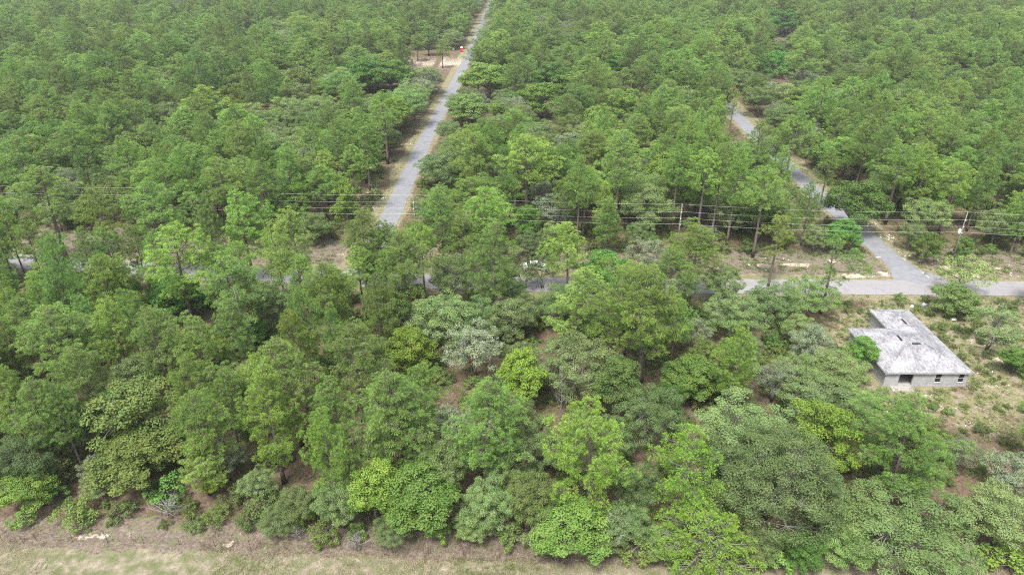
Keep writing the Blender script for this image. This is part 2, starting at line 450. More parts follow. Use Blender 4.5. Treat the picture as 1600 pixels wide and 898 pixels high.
def pine(kind, seed, H=16., cb=.4, rad=3.4, step=.42, nn=70, ln=.36, wd=.0155, mat='pine', bark='bark', tsep=.41, droop=0., dens=2.3, sparse=0., asym=.25):
    r_ = random.Random(seed); mb = MB()
    lx, ly = r_.uniform(-.5, .5), r_.uniform(-.5, .5); ph = r_.uniform(0, 6)
    def trunk(z): t = z / H; return Vector((lx * t * t + .12 * math.sin(3 * t + ph), ly * t * t + .12 * math.cos(2.3 * t + ph), z))
    r0 = .011 * H + .02
    zs = [H * i / 9 for i in range(10)]
    mb.tube([trunk(z) for z in zs], [r0 * (1.25 if i == 0 else 1) * (1 - .88 * (z / H) ** 1.1) for i, z in enumerate(zs)], 7)
    C, A, T = [], [], []
    z = cb * H; ang = r_.uniform(0, 6.28); ax_dir = r_.uniform(0, 6.28)
    bulge = [r_.uniform(.7, 1.15) for _ in range(7)]
    while z < H * .985:
        t = (z - cb * H) / (H * (1 - cb))
        prof = min(1, .62 + 1.3 * t) if t < .30 else max(.06, 1 - ((t - .28) / .74) ** 1.7)
        k = bulge[int(ang / 6.283 * 7) % 7] * (1 + asym * math.cos(ang - ax_dir))
        L = rad * prof * k * r_.uniform(.72, 1.12)
        if r_.random() < sparse and t < .8: L *= .4
        el = math.radians(-6 + 66 * t + r_.uniform(-12, 12) - droop * 20)
        d = Vector((math.cos(ang) * math.cos(el), math.sin(ang) * math.cos(el), math.sin(el)))
        p0 = trunk(z); n_ = 5; pts = []
        up = r_.uniform(.12, .4) * L * (.6 if droop else 1)
        wob = Vector((r_.uniform(-1, 1), r_.uniform(-1, 1), 0)) * .12 * L
        for i in range(n_ + 1):
            s_ = i / n_
            pts.append(p0 + d * L * s_ + Vector((0, 0, up * s_ * s_ - droop * .35 * L * s_ * s_)) + wob * math.sin(s_ * 3.1))
        rb = .018 + .012 * L
        mb.tube(pts, [rb * (1 - .8 * i / n_) for i in range(n_ + 1)], 3, False)
        tone = r_.random()
        ntw = max(2, int(L * 2.9 * dens))
        for j in range(ntw):
            s_ = .30 + .70 * (j + r_.random()) / ntw
            if s_ > 1: s_ = 1.0
            i = min(n_ - 1, int(s_ * n_)); q = pts[i].lerp(pts[i + 1], s_ * n_ - i)
            tl = (.28 + .30 * (1 - s_) * L) * r_.uniform(.7, 1.2)
            sd_ = 1 if j % 2 else -1
            lat = Vector((-d.y, d.x, 0)).normalized() * sd_
            td = (d * r_.uniform(.3, .9) + lat * r_.uniform(.5, 1) + Vector((0, 0, r_.uniform(-.35, 1.0) - droop * .5))).normalized()
            e = q + td * tl
            mb.tube([q, e], [.014, .008], 3, False)
            for q2, a2 in ((e, td), (q.lerp(e, .45) + Vector((0, 0, .12)), (td + Vector((0, 0, .8))).normalized())) if tl > .6 else ((e, td),):
                C.append(tuple(q2)); A.append(tuple((a2 + Vector((0, 0, .45))).normalized())); T.append(.5 * tone + .5 * r_.random())
        # rounded puff of tufts round the branch's outer end
        if not droop:
            rp = (.38 + .16 * L) * r_.uniform(.8, 1.2)
            for _ in range(int(3 + 2.2 * L)):
                u_ = Vector((r_.gauss(0, 1), r_.gauss(0, 1), r_.gauss(.35, .8))).normalized()
                q3 = pts[-1] - d * rp * .5 + u_ * rp * r_.uniform(.7, 1.1)
                mb.tube([pts[-1] - d * rp * .5, q3], [.012, .007], 3, False)
                C.append(tuple(q3)); A.append(tuple((u_ + Vector((0, 0, .5))).normalized())); T.append(.5 * tone + .5 * r_.random())
        C.append(tuple(pts[-1])); A.append(tuple((d + Vector((0, 0, .6))).normalized())); T.append(.5 * tone + .5 * r_.random())
        z += step * r_.uniform(.7, 1.3); ang += 2.4 + r_.uniform(-.5, .5)
    for i in range(4):
        C.append(tuple(trunk(H) + Vector((r_.uniform(-.3, .3), r_.uniform(-.3, .3), r_.uniform(-.2, .1))))); A.append((0, 0, 1)); T.append(r_.random())
    # bare dead limbs under the crown
    for i in range(r_.randint(3, 7)):
        zz = H * r_.uniform(cb * .45, cb * 1.05); a_ = r_.uniform(0, 6.28); L = r_.uniform(.5, 1.6)
        q = trunk(zz); e = q + Vector((math.cos(a_), math.sin(a_), r_.uniform(-.1, .35))) * L
        mb.tube([q, q.lerp(e, .6) + Vector((0, 0, .1)), e], [.035, .022, .01], 3, False)
    keep, kept = [], []
    for i in r_.sample(range(len(C)), len(C)):
        if all((C[i][0] - a[0]) ** 2 + (C[i][1] - a[1]) ** 2 + (C[i][2] - a[2]) ** 2 > tsep * tsep for a in kept): keep.append(i); kept.append(C[i])
    C, A, T = [C[i] for i in keep], [A[i] for i in keep], [T[i] for i in keep]
    NT.append(len(C))
    cm = tufts_to_mesh('crown', np.array(C), np.array(A), nn, ln, wd, M[mat], seed, np.array(T))
    add_proto(kind, cm, mb.mesh('trunk', M[bark], True))
def oak(kind, seed, H=8., rad=3.2, zc=.62, nclump=70, nleaf=85, rc=.72, ln=.17, wd=.10, mat='oak', bark='greybark', trunk_r=.14, stems=1, inner=.25, twigs=0):
    r_ = np.random.default_rng(seed); q_ = random.Random(seed); mb = MB()
    cz = H * zc; rz = H - cz - rc * .6
    # billowing lobes: big rounded masses on an ellipsoid, leaf clumps over each lobe's outer side
    nl_ = max(5, int(nclump / 9)); lobes = []
    lr = rad * (.62 if nl_ < 12 else .44); tries = 0
    while len(lobes) < nl_ and tries < 3000:
        tries += 1
        d = r_.normal(size=3); d /= np.linalg.norm(d)
        if d[2] < -.45: continue
        k = r_.uniform(.85, 1.12); q3 = np.array([d[0] * (rad - lr * .75) * k, d[1] * (rad - lr * .75) * k, cz + d[2] * max(.2, rz - lr * .45) * k])
        if all(np.sum((q3 - l_[0]) ** 2) > (lr * .85 * (1 - tries / 4000)) ** 2 for l_ in lobes): lobes.append((q3, lr * r_.uniform(.75, 1.15), d))
    cents, dirs = [], []; tries = 0; sep = rc * .95
    while len(cents) < nclump and tries < 8000:
        tries += 1
        q3, l_r, ld = lobes[r_.integers(len(lobes))]
        d = r_.normal(size=3) + ld * .7 + np.array([0, 0, .35]); d /= np.linalg.norm(d)
        rr = l_r * (r_.uniform(.75, 1.0) if r_.random() > inner else r_.uniform(.2, .7))
        p_ = q3 + d * rr * np.array([1, 1, .8])
        if p_[2] < H * .1 or p_[2] > H: continue
        if all(np.sum((p_ - c_) ** 2) > sep * sep for c_ in cents): cents.append(p_); dirs.append(d)
        elif tries % 400 == 0: sep *= .92
    cents = np.array(cents); dirs = np.array(dirs)
    # stems, limbs and branchlets
    for s_i in range(stems):
        bx, by = (q_.uniform(-.3, .3), q_.uniform(-.3, .3)) if stems > 1 else (0, 0)
        fork = Vector((q_.uniform(-.4, .4), q_.uniform(-.4, .4), H * q_.uniform(.22, .36)))
        mb.tube([(bx, by, 0), Vector((bx, by, 0)).lerp(fork, .5) + Vector((q_.uniform(-.15, .15), q_.uniform(-.15, .15), 0)), fork], [trunk_r * 1.2, trunk_r, trunk_r * .85], 6)
        ids = list(range(s_i, len(cents), stems)); q_.shuffle(ids)
        nl = max(3, len(ids) // 9); hubs = []
        for k in ids[:nl]:
            e = Vector(cents[k]); mid_ = fork.lerp(e, .5) + Vector((q_.uniform(-.3, .3), q_.uniform(-.3, .3), q_.uniform(0, .5)))
            mb.tube([fork, mid_, fork.lerp(e, .97)], [trunk_r * .6, trunk_r * .36, .02], 4, False); hubs.append(mid_); hubs.append(fork.lerp(e, .75))
        for k in ids[nl:]:
            e = Vector(cents[k]); h = min(hubs, key=lambda v_: (v_ - e).length)
            mb.tube([h, h.lerp(e, .5) + Vector((0, 0, q_.uniform(-.1, .2))), e], [.045, .028, .012], 3, False)
        for _ in range(twigs):
            e = Vector(cents[q_.choice(ids)]); o_ = e + Vector((q_.uniform(-1, 1), q_.uniform(-1, 1), q_.uniform(-.3, .8))) * rc
            mb.tube([e, o_], [.018, .008], 3, False)
    n_ = len(cents) * nleaf
    d = r_.normal(size=(n_, 3)); d /= np.linalg.norm(d, axis=1, keepdims=True)
    cd = np.repeat(dirs, nleaf, 0); cc = np.repeat(cents, nleaf, 0)
    d = d + cd * .45 + np.array([0, 0, .25]); d /= np.linalg.norm(d, axis=1, keepdims=True)
    rs = rc * np.repeat(r_.uniform(.75, 1.15, len(cents)), nleaf)[:, None] * r_.uniform(.25, 1.05, (n_, 1)) ** .6
    Cp = cc + d * rs * np.array([1, 1, .72])
    nr = d * .7 + r_.normal(size=(n_, 3)) * .55 + np.array([0, 0, .35]); nr /= np.linalg.norm(nr, axis=1, keepdims=True)
    tone = np.repeat(r_.uniform(0, .6, len(cents)), nleaf) + r_.uniform(0, .4, n_)
    add_proto(kind, leaves_to_mesh('crown', Cp, nr, ln, wd, M[mat], seed, tone), mb.mesh('trunk', M[bark], True))

for s in range(7): pine('pine', 100 + s, H=16, cb=[.30, .36, .28, .40, .26, .34, .42][s], rad=[3.2, 3.5, 2.9, 3.7, 2.8, 3.4, 3.8][s], step=.24, asym=[.2, .35, .15, .3, .2, .4, .3][s])
for s in range(4): pine('tallpine', 200 + s, H=20, cb=[.52, .46, .56, .50][s], rad=[3.4, 3.0, 3.8, 3.3][s], step=.27)
for s in range(2): pine('narrowpine', 300 + s, H=12, cb=.2, rad=2.0, step=.24, asym=.1)
for s in range(2): pine('sparsepine', 350 + s, H=14, cb=.48, rad=2.7, step=.42, sparse=.4, dens=.7, asym=.5)
for s in range(2): pine('flatpine', 380 + s, H=13, cb=.30, rad=4.6, step=.2, asym=.1)
for s in range(2): pine('feather', 400 + s, H=11, cb=.14, rad=3.2, step=.22, nn=20, ln=.30, wd=.026, mat='feather', dens=2.0, droop=.35, tsep=.2, bark='greybark')
for s in range(6): oak('oak', 500 + s, H=8.5, rad=[3.3, 3.0, 3.6, 3.1, 3.5, 2.8][s], nclump=95, nleaf=260, ln=.135, wd=.09, zc=[.6, .58, .62, .55, .6, .62][s], twigs=18)
for s in range(3): oak('pale', 550 + s, H=8, rad=3.1, nclump=80, nleaf=110, rc=.66, ln=.16, wd=.09, mat='pale', bark='greybark', stems=2, inner=.4, twigs=40)
for s in range(2): oak('bigoak', 570 + s, H=11, rad=5.0, nclump=220, nleaf=270, rc=.85, ln=.14, wd=.092, zc=.52, trunk_r=.24, twigs=40)
for s in range(4): oak('leafy', 600 + s, H=8.5, rad=[2.9, 3.3, 2.6, 3.0][s], nclump=80, nleaf=190, rc=.76, ln=.195, wd=.13, mat='leafy', zc=[.58, .55, .6, .5][s], bark='greybark')
for s in range(3): oak('airy', 640 + s, H=7, rad=2.6, nclump=60, nleaf=70, rc=.62, ln=.17, wd=.10, mat='oak', zc=.62, stems=2, inner=.4, twigs=30, trunk_r=.09)
for s in range(4): oak('shrub', 700 + s, H=2.2, rad=1.35, nclump=24, nleaf=75, rc=.45, ln=.17, wd=.11, mat='bush', zc=.42, trunk_r=.04, stems=2, twigs=10)
for s in range(2): oak('leafshrub', 720 + s, H=2.6, rad=1.5, nclump=24, nleaf=45, rc=.5, ln=.24, wd=.15, mat='leafy', zc=.42, trunk_r=.04, stems=2)
def dead(kind, seed, H=7., spread=.5, n=14, r0=.13, lean=0.):
    r_ = random.Random(seed); mb = MB(); br = MB()
    top = Vector((lean * H, r_.uniform(-.3, .3), H))
    pts = [Vector((0, 0, 0)).lerp(top, i / 6) + Vector((r_.uniform(-.1, .1), r_.uniform(-.1, .1), 0)) * (i > 0) for i in range(7)]
    mb.tube(pts, [r0 * (1 - .8 * i / 6) for i in range(7)], 6)
    for i in range(n):
        s_ = .3 + .68 * (i + r_.random()) / n; k = min(5, int(s_ * 6)); q = pts[k].lerp(pts[k + 1], s_ * 6 - k)
        a = r_.uniform(0, 6.28); L = H * spread * (1.1 - s_) * r_.uniform(.5, 1.1) + .25
        d = Vector((math.cos(a), math.sin(a), r_.uniform(.1, .9))).normalized(); e = q + d * L
        br.tube([q, q.lerp(e, .5) + Vector((0, 0, -.05 * L)), e], [min(.05, r0 * .6), min(.03, r0 * .4), .008], 4, False)
        for _ in range(3):
            w = q.lerp(e, r_.uniform(.4, 1)); e2 = w + (d + Vector((r_.uniform(-1, 1), r_.uniform(-1, 1), r_.uniform(-.2, .8)))).normalized() * L * .4
            br.tube([w, e2], [min(.022, r0 * .3), .006], 3, False)
    PROTO.setdefault(kind, []).append(dict(crown=br.mesh('branches', M['dead']), trunk=mb.mesh('trunk', M['dead'], True), r=H * spread * .6, h=H, zb=H * .3))
dead('snag', 800, 7, .35, 16); dead('snag', 801, 6, .45, 18); dead('bigsnag', 802, 15, .16, 12, .2, .06); dead('deadbush', 803, 2.2, .7, 26, .04); dead('deadbush', 804, 1.8, .8, 30, .035)

# ------------------------------------------------------------------ hand-placed trees read off the photograph: kind, x, y of crown top, crown width, height m, tint
YEL, DRK, GRY, BRT, DGR = (1.15, 1.12, .78), (.74, .8, .78), (.98, .98, 1.05), (1.12, 1.16, .95), (.7, .95, .85)
YLW = (1.2, 1.12, .74); NON = (1, 1, 1)
HAND = [
 # front row behind the fence
 ('leafy', 190, 607, 140, 10.5, (1.15, .95, 1.2)), ('pine', 292, 615, 115, 14, BRT), ('oak', 20, 690, 85, 8, DRK), ('leafy', 28, 742, 75, 5, (.95, .95, .85)), ('shrub', 83, 712, 62, 3.2, GRY),
 ('shrub', 112, 788, 62, 2.8, BRT), ('leafshrub', 255, 748, 62, 3.0, DGR), ('deadbush', 260, 785, 52, 2.6, NON), ('pale', 145, 712, 50, 4.5, GRY), ('shrub', 300, 812, 34, 1.5, NON),
 ('pine', 410, 580, 118, 16, (1.15, 1.14, .8)), ('pine', 505, 640, 78, 15, YEL), ('pine', 615, 580, 145, 16, NON), ('pine', 757, 590, 125, 16.5, NON), ('pine', 930, 628, 138, 17, (1.1, 1.1, .76)),
 ('oak', 1022, 613, 105, 9, NON), ('feather', 1085, 668, 120, 13, (.9, 1.0, .76)), ('feather', 1112, 812, 165, 6.5, (.72, .82, .72)), ('bigoak', 1222, 690, 205, 11, NON), ('oak', 1170, 630, 150, 10, GRY),
 ('leafy', 1308, 640, 115, 10, YLW), ('flatpine', 1430, 640, 178, 13, (.85, .95, .9)), ('oak', 1425, 795, 200, 6.5, (.8, .9, .85)), ('oak', 1585, 775, 110, 7, GRY), ('pale', 1592, 715, 80, 6, GRY),
 ('leafshrub', 1590, 862, 90, 2.6, (1.1, 1.08, .82)), ('leafy', 582, 730, 95, 8, (1.12, 1.1, .85)), ('leafy', 655, 742, 118, 7.5, NON), ('leafshrub', 685, 812, 42, 3, (1.2, 1.1, .9)), ('oak', 765, 755, 85, 7, NON),
 ('oak', 828, 750, 82, 7.2, BRT), ('leafy', 890, 798, 125, 5.5, (.95, 1, 1.0)), ('oak', 985, 790, 66, 5.5, NON), ('oak', 460, 768, 62, 5, NON), ('shrub', 408, 770, 50, 3.5, NON), ('oak', 398, 738, 55, 4.5, GRY),
 ('leafshrub', 472, 775, 44, 4, (1.15, 1.1, .85)), ('oak', 528, 755, 78, 6.5, NON), ('oak', 1000, 735, 70, 7, DRK), ('pale', 965, 800, 58, 5, NON), ('shrub', 725, 822, 34, 2, NON),
 ('oak', 432, 798, 58, 3.4, NON), ('shrub', 505, 818, 48, 2.4, BRT), ('oak', 612, 812, 60, 3.6, DRK), ('oak', 742, 800, 62, 3.8, NON), ('shrub', 800, 822, 52, 2.6, NON), ('pale', 848, 812, 56, 3.4, NON), ('oak', 942, 828, 60, 3.2, NON), ('shrub', 1002, 842, 62, 2.8, BRT), ('oak', 1040, 830, 66, 3.6, NON),
 ('oak', 1186, 838, 66, 4, NON), ('leafy', 1262, 838, 66, 4, DGR), ('oak', 1330, 832, 84, 4.2, BRT), ('leafy', 205, 688, 125, 6.5, (1.15, .97, 1.15)), ('pine', 302, 680, 84, 9, NON), ('pine', 80, 600, 85, 13, NON), ('oak', 150, 745, 52, 3.2, NON), ('shrub', 185, 790, 44, 2, NON), ('shrub', 335, 795, 40, 2, BRT), ('leafshrub', 30, 800, 40, 1.8, NON), ('shrub', 385, 800, 40, 2, NON), ('leafshrub', 556, 820, 30, 2, NON), ('leafshrub', 1215, 860, 60, 2.5, NON),
 ('oak', 690, 690, 80, 8, NON), ('oak', 845, 660, 90, 8.5, NON), ('oak', 800, 690, 75, 8, GRY), ('oak', 1290, 790, 50, 4, NON), ('leafy', 330, 735, 38, 4, (1.4, 1.2, .8)), ('pale', 345, 690, 60, 6, GRY),
 ('oak', 560, 690, 70, 8, NON), ('deadbush', 560, 840, 34, 1.8, NON), ('deadbush', 463, 828, 24, 1.6, NON), ('pine', 40, 590, 95, 14, NON), ('oak', 95, 640, 80, 7, DRK),
 # second belt
 ('pale', 738, 513, 92, 8.5, (1.15, 1.1, 1.2)), ('leafy', 637, 518, 78, 8.5, YLW), ('pine', 585, 428, 64, 16, NON), ('pine', 455, 483, 68, 15, YEL), ('pine', 548, 510, 112, 15, NON), ('pine', 440, 530, 110, 16, NON),
 ('pine', 62, 482, 138, 15.5, NON), ('pine', 165, 468, 70, 15, BRT), ('pine', 232, 485, 95, 15, NON), ('pine', 150, 403, 90, 15, YEL), ('pine', 265, 352, 108, 18, BRT), ('pine', 368, 298, 92, 18, BRT),
 ('pine', 225, 283, 118, 19, NON), ('pine', 350, 398, 105, 16, NON), ('pine', 450, 328, 80, 18, NON), ('pine', 500, 410, 88, 16, BRT), ('pine', 560, 328, 84, 17, NON), ('pine', 625, 358, 92, 17, NON),
 ('pine', 686, 298, 80, 18, NON), ('pine', 752, 293, 95, 18, BRT), ('pine', 770, 350, 84, 18, NON), ('pine', 890, 350, 74, 14, BRT), ('narrowpine', 953, 312, 46, 12, BRT), ('pale', 1015, 376, 66, 8, GRY),
 ('pine', 1092, 358, 105, 14, BRT), ('pine', 1055, 395, 95, 13, NON), ('pine', 1016, 423, 168, 18.5, BRT), ('pine', 905, 423, 112, 15, NON), ('leafy', 945, 395, 75, 9, (.75, .85, .8)), ('pine', 1160, 520, 84, 14, YEL),
 ('oak', 900, 538, 128, 9.5, GRY), ('leafy', 818, 553, 76, 9, YLW), ('leafy', 1088, 565, 90, 6.5, NON), ('oak', 1210, 445, 80, 7.5, NON), ('oak', 1275, 440, 85, 7, BRT), ('sparsepine', 1310, 374, 98, 14, NON),
 ('sparsepine', 1222, 338, 70, 14, (1.15, 1, .8)), ('airy', 848, 400, 60, 6.5, DRK), ('airy', 822, 412, 46, 5, NON), ('pine', 590, 362, 74, 13, NON), ('pine', 556, 384, 66, 12.5, BRT), ('pine', 612, 384, 60, 12, NON), ('oak', 583, 404, 58, 6, NON), ('tallpine', 1192, 188, 46, 18, NON), ('pine', 1226, 232, 46, 16, BRT), ('pine', 1272, 284, 44, 14, NON), ('pine', 1130, 150, 40, 16, BRT), ('pine', 600, 345, 70, 15, NON), ('pine', 655, 345, 70, 15, BRT), ('pine', 720, 330, 64, 15, NON), ('pine', 668, 40, 34, 15, NON), ('pine', 650, 50, 30, 14, NON), ('pine', 690, 62, 26, 13, BRT), ('airy', 1520, 402, 78, 8, BRT), ('leafy', 1500, 448, 70, 5, (1.0, .85, 1.2)), ('airy', 1567, 483, 76, 7.5, GRY), ('leafy', 1594, 543, 42, 4.5, NON),
 ('leafy', 1352, 528, 46, 6, (.8, 1, .9)), ('oak', 1310, 558, 90, 5.5, NON), ('oak', 1295, 605, 125, 6, GRY), ('oak', 1345, 610, 70, 4.5, BRT), ('oak', 1250, 560, 80, 6, NON), ('pale', 1215, 570, 70, 6, GRY),
 ('oak', 1150, 465, 95, 8, NON), ('oak', 680, 470, 115, 8.5, NON), ('oak', 745, 470, 70, 8, DRK), ('leafy', 270, 440, 80, 7, DGR), ('oak', 420, 440, 80, 8, DRK), ('leafy', 375, 500, 70, 5, DGR),
 ('oak', 1135, 420, 60, 7, NON), ('airy', 1195, 455, 50, 6, DRK), ('snag', 880, 575, 22, 10.5, NON), ('bigsnag', 368, 448, 30, 14, (1, 1, 1)), ('pale', 1510, 690, 60, 4, GRY), ('leafy', 320, 520, 60, 6, (1.3, 1.1, .8)),
 ('pine', 350, 470, 70, 14, NON), ('pine', 300, 500, 80, 14, NON), ('pine', 115, 545, 90, 14, NON), ('oak', 200, 560, 75, 7, NON), ('oak', 800, 470, 80, 8, GRY), ('oak', 800, 620, 70, 7, NON), ('pale', 700, 640, 70, 7, GRY),
 # beyond the cross road
 ('tallpine', 970, 207, 80, 22.5, NON), ('tallpine', 1160, 230, 62, 21, BRT), ('tallpine', 1108, 233, 62, 20, BRT), ('tallpine', 822, 210, 100, 21, BRT), ('tallpine', 1200, 260, 66, 19, NON), ('tallpine', 1132, 225, 55, 21, NON),
 ('leafy', 1345, 282, 88, 12, (.9, .95, 1)), ('leafy', 1320, 345, 55, 7, DGR), ('tallpine', 1300, 235, 48, 15, NON), ('tallpine', 1500, 255, 60, 16, BRT), ('pine', 1590, 225, 80, 17, NON),
 ('leafy', 460, 288, 44, 11, (1.2, 1.1, .9)), ('leafy', 535, 282, 44, 11, (1.2, 1.1, .9)), ('oak', 690, 240, 75, 9, GRY), ('tallpine', 60, 265, 105, 19, NON), ('pine', 20, 215, 80, 18, NON), ('leafy', 825, 320, 40, 9, BRT),
 ('oak', 828, 366, 50, 5, GRY), ('oak', 775, 405, 60, 6.5, NON), ('leafy', 1455, 365, 40, 6.5, (1.1, 1, .9)), ('leafy', 1512, 372, 30, 5, (.9, 1, .9)), ('oak', 1430, 348, 42, 6, NON), ('oak', 1570, 330, 60, 8, NON),
 ('leafy', 578, 90, 75, 14, (.8, .95, .9)), ('leafy', 610, 95, 60, 13, (.8, .9, .9)), ('leafy', 862, 98, 60, 14, DGR), ('leafy', 848, 130, 75, 12, BRT), ('leafy', 760, 98, 80, 14, NON), ('pine', 1008, 100, 42, 17, NON),
 ('leafy', 975, 140, 60, 12, BRT), ('leafy', 1210, 80, 45, 14, DGR), ('leafy', 1225, 15, 70, 15, DGR), ('leafy', 965, 82, 40, 13, DGR), ('leafy', 735, 150, 70, 10, (.95, .9, 1.1)), ('pale', 745, 145, 36, 9, GRY),
 ('bigsnag', 1463, 33, 12, 16, (1, 1, 1)), ('sparsepine', 1150, 140, 40, 15, (1.1, .95, .9)),
]
# ------------------------------------------------------------------ parts of the picture that must stay open (layout only)
KEEP = [('r', 1326, 480, 1522, 608), ('r', 1420, 470, 1545, 545), ('r', 1480, 560, 1600, 650), ('r', 1395, 606, 1600, 655), ('r', 1140, 434, 1380, 463), ('r', 1370, 400, 1600, 462), ('r', 1150, 392, 1370, 434), ('r', 1350, 352, 1470, 440),
        ('r', 1525, 465, 1600, 590), ('r', 824, 408, 852, 421), ('r', 868, 424, 892, 446), ('r', 0, 838, 420, 860), ('r', 420, 848, 800, 870), ('r', 800, 866, 1080, 895), ('r', 98, 690, 130, 770), ('r', 300, 795, 390, 845), ('r', 130, 790, 235, 845),
        ('r', 1046, 322, 1070, 370), ('r', 1486, 332, 1514, 405), ('r', 660, 80, 722, 104), ('r', 640, 84, 662, 102), ('r', 1140, 165, 1195, 212), ('r', 1225, 248, 1272, 282), ('r', 1274, 286, 1322, 332), ('r', 250, 404, 305, 418), ('r', 480, 404, 530, 414), ('r', 715, 424, 735, 440),
        ('r', 940, 388, 985, 404), ('r', 30, 398, 60, 410), ('r', 110, 400, 130, 412), ('r', 1500, 600, 1600, 700), ('r', 718, 70, 726, 84), ('r', 690, 545, 715, 580),
        ('p', [(592, 335), (628, 335), (645, 290), (660, 250), (676, 205), (690, 165), (700, 135), (712, 112), (722, 95), (735, 72), (744, 50), (757, 22), (765, 2), (768, -8), (761, -8), (755, 8), (744, 28), (728, 60), (712, 90), (700, 112), (682, 150), (640, 220), (610, 275), (578, 330)])]
def in_keep(px, py):
    r_ = np.zeros(np.shape(px), bool)
    for k in KEEP:
        if k[0] == 'r': r_ |= (px > k[1]) & (px < k[3]) & (py > k[2]) & (py < k[4])
        else:
            c_ = np.zeros(np.shape(px), bool); P2 = k[1]
            for (x0, y0), (x1, y1) in zip(P2, P2[1:] + P2[:1]):
                if y0 == y1: continue
                c_ ^= ((y0 > py) != (y1 > py)) & (px < (x1 - x0) * (py - y0) / (y1 - y0) + x0)
            r_ |= c_
    return r_
def open_ground(x, y, r):
    """True where no tree of crown radius r should stand."""
    x = np.asarray(x, float); y = np.asarray(y, float)
    dl, sl = seg_dist(x, y, LEFT_ROAD); dr, sr = seg_dist(x, y, RIGHT_ROAD); dc, sc_ = seg_dist(x, y, CROSS_ROAD)
    b = (y > 106) & (dl < np.where(sl > 0, 6.0, 3.4) + r * .3)
    b |= (y > 106) & (dr < np.where(sr > 0, 2.4, 6.0) + r * .3)
    b |= dc < np.where(sc_ > 0, 13.5, 5.0) + r * .25
    b |= y < strip_y(x) + np.where(x < -18, 3.0, 1.2) + r * .45
    b |= (np.hypot((x - 70) / 27, (y - 86) / 20) < .9) | ((x > HX0 - 2 - r) & (x < HX1 + 3 + r) & (y > HY0 - 3 - r) & (y < HY1 + 3 + r))
    b |= (np.abs(x - SANDY[0] - 2) < 20) & (np.abs(y - SANDY[1]) < 26)
    return b
LAB = {(930, 628): 'tall bright yellow-green pine with round tufted crown, centre of front row', (1085, 668): 'feathery vivid green pine left of the big grey-green oak', (1112, 812): 'low feathery spreading pine at the bottom edge under the taller feathery pine',
 (1222, 690): 'broadest grey-green oak with billowing crown near the bottom edge', (1308, 640): 'yellow-green broadleaf crown between the big oak and flat-topped pine', (1430, 640): 'wide flat-topped dark-tufted pine at lower right below the house',
 (1425, 795): 'broad low oak under the wide flat-topped pine at lower right', (582, 730): 'lime-green broadleaf touching a darker green one at the fence', (655, 742): 'deep green round broadleaf beside the lime-green one at the fence',
 (738, 513): 'pale silvery scrub oak standing over bare brown ground mid-wood', (637, 518): 'yellow-green broadleaf left of the pale silvery oak', (818, 553): 'yellow-green broadleaf right of the pale silvery oak', (1016, 423): 'tallest broad-crowned pine with thick trunk, left of the house',
 (1352, 528): 'small bright green tree pressed against the left wall of the house', (1310, 374): 'tall sparse thin-trunked pine behind the left end of the house', (1222, 338): 'thin dying pine with sparse brownish crown beside the cross road', (1520, 402): 'airy roadside oak between cross road and house roof',
 (1567, 483): 'lone grey-green oak in the clearing right of the house', (1594, 543): 'round bright green bush-like tree at the right edge near the house', (1345, 282): 'bright green spreading tree overhanging the right side road', (953, 312): 'narrow young pine in front of the wood left of a utility pole',
 (1463, 33): 'tan bare dead trunk standing above the far right wood', (368, 448): 'leaning dead pine trunk with bare limbs in the left front wood', (880, 575): 'white bare dead tree in front of a grey-green oak', (578, 90): 'dark green broadleaf, left of two beside the sandy lot', (610, 95): 'dark green broadleaf, right of two beside the sandy lot',
 (260, 785): 'grey bare brush heap leaning at the fence on the left', (112, 788): 'light green round shrub at the left end of the fence', (255, 748): 'dark green round bush behind the grey brush on the left', (1590, 862): 'yellow-green bush in the bottom right corner'}
TREES = []          # dict(kind, x, y, h, w(half crown), tint, hand)
for kd, px, py, wpx, h, tint in HAND:
    x, y = at(px, py, h * .97)
    f = proj(x, y, h * .8)[2]
    TREES.append(dict(kind=kd, x=x, y=y, h=h, w=wpx / FPX * f / 2 * (.9 if 'pine' in kd else 1), tint=tint, hand=True, lab=LAB.get((px, py))))
# ------------------------------------------------------------------ the rest of the wood
hp = np.array([(t['x'], t['y'], t['w'], t['h']) for t in TREES])
hpx, hpy, hf = proj(hp[:, 0], hp[:, 1], hp[:, 3] * .75)
hr = FPX * hp[:, 2] / hf
cells = {}
def cell_ok(x, y, r, k=1.0):
    c = 4.0; i, j = int(x // c), int(y // c); m_ = range(-3, 4) if r > 3.5 else range(-2, 3)
    for a in m_:
        for b in m_:
            for (x2, y2, r2) in cells.get((i + a, j + b), ()):
                if (x - x2) ** 2 + (y - y2) ** 2 < (k * (r + r2)) ** 2: return False
    return True
def cell_add(x, y, r): cells.setdefault((int(x // 4), int(y // 4)), []).append((x, y, r))
for t in TREES: cell_add(t['x'], t['y'], t['w'])
NEAR_N, CAND = 0, 90000
yy = 42 + (820 - 42) * rng.uniform(0, 1, CAND) ** .80
xx = rng.uniform(-1, 1, CAND) * (.84 * yy + 38)
ty = rng.uniform(0, 1, CAND); oakn = fbm(xx, yy, .035, 21) + .35 * fbm(xx, yy, .15, 22)
hs = rng.uniform(0, 1, CAND); rs = rng.uniform(0, 1, CAND)
og = open_ground(xx, yy, np.full(CAND, 2.4)); gapn = fbm(xx, yy, .10, 27)
poak = np.where(yy < 106, .6, 1.0) * np.clip(.38 + .75 * oakn + np.where((xx < -25) & (yy > 125), .08, 0) - np.where((xx > 85) & (yy > 125), .1, 0), .1, .85)
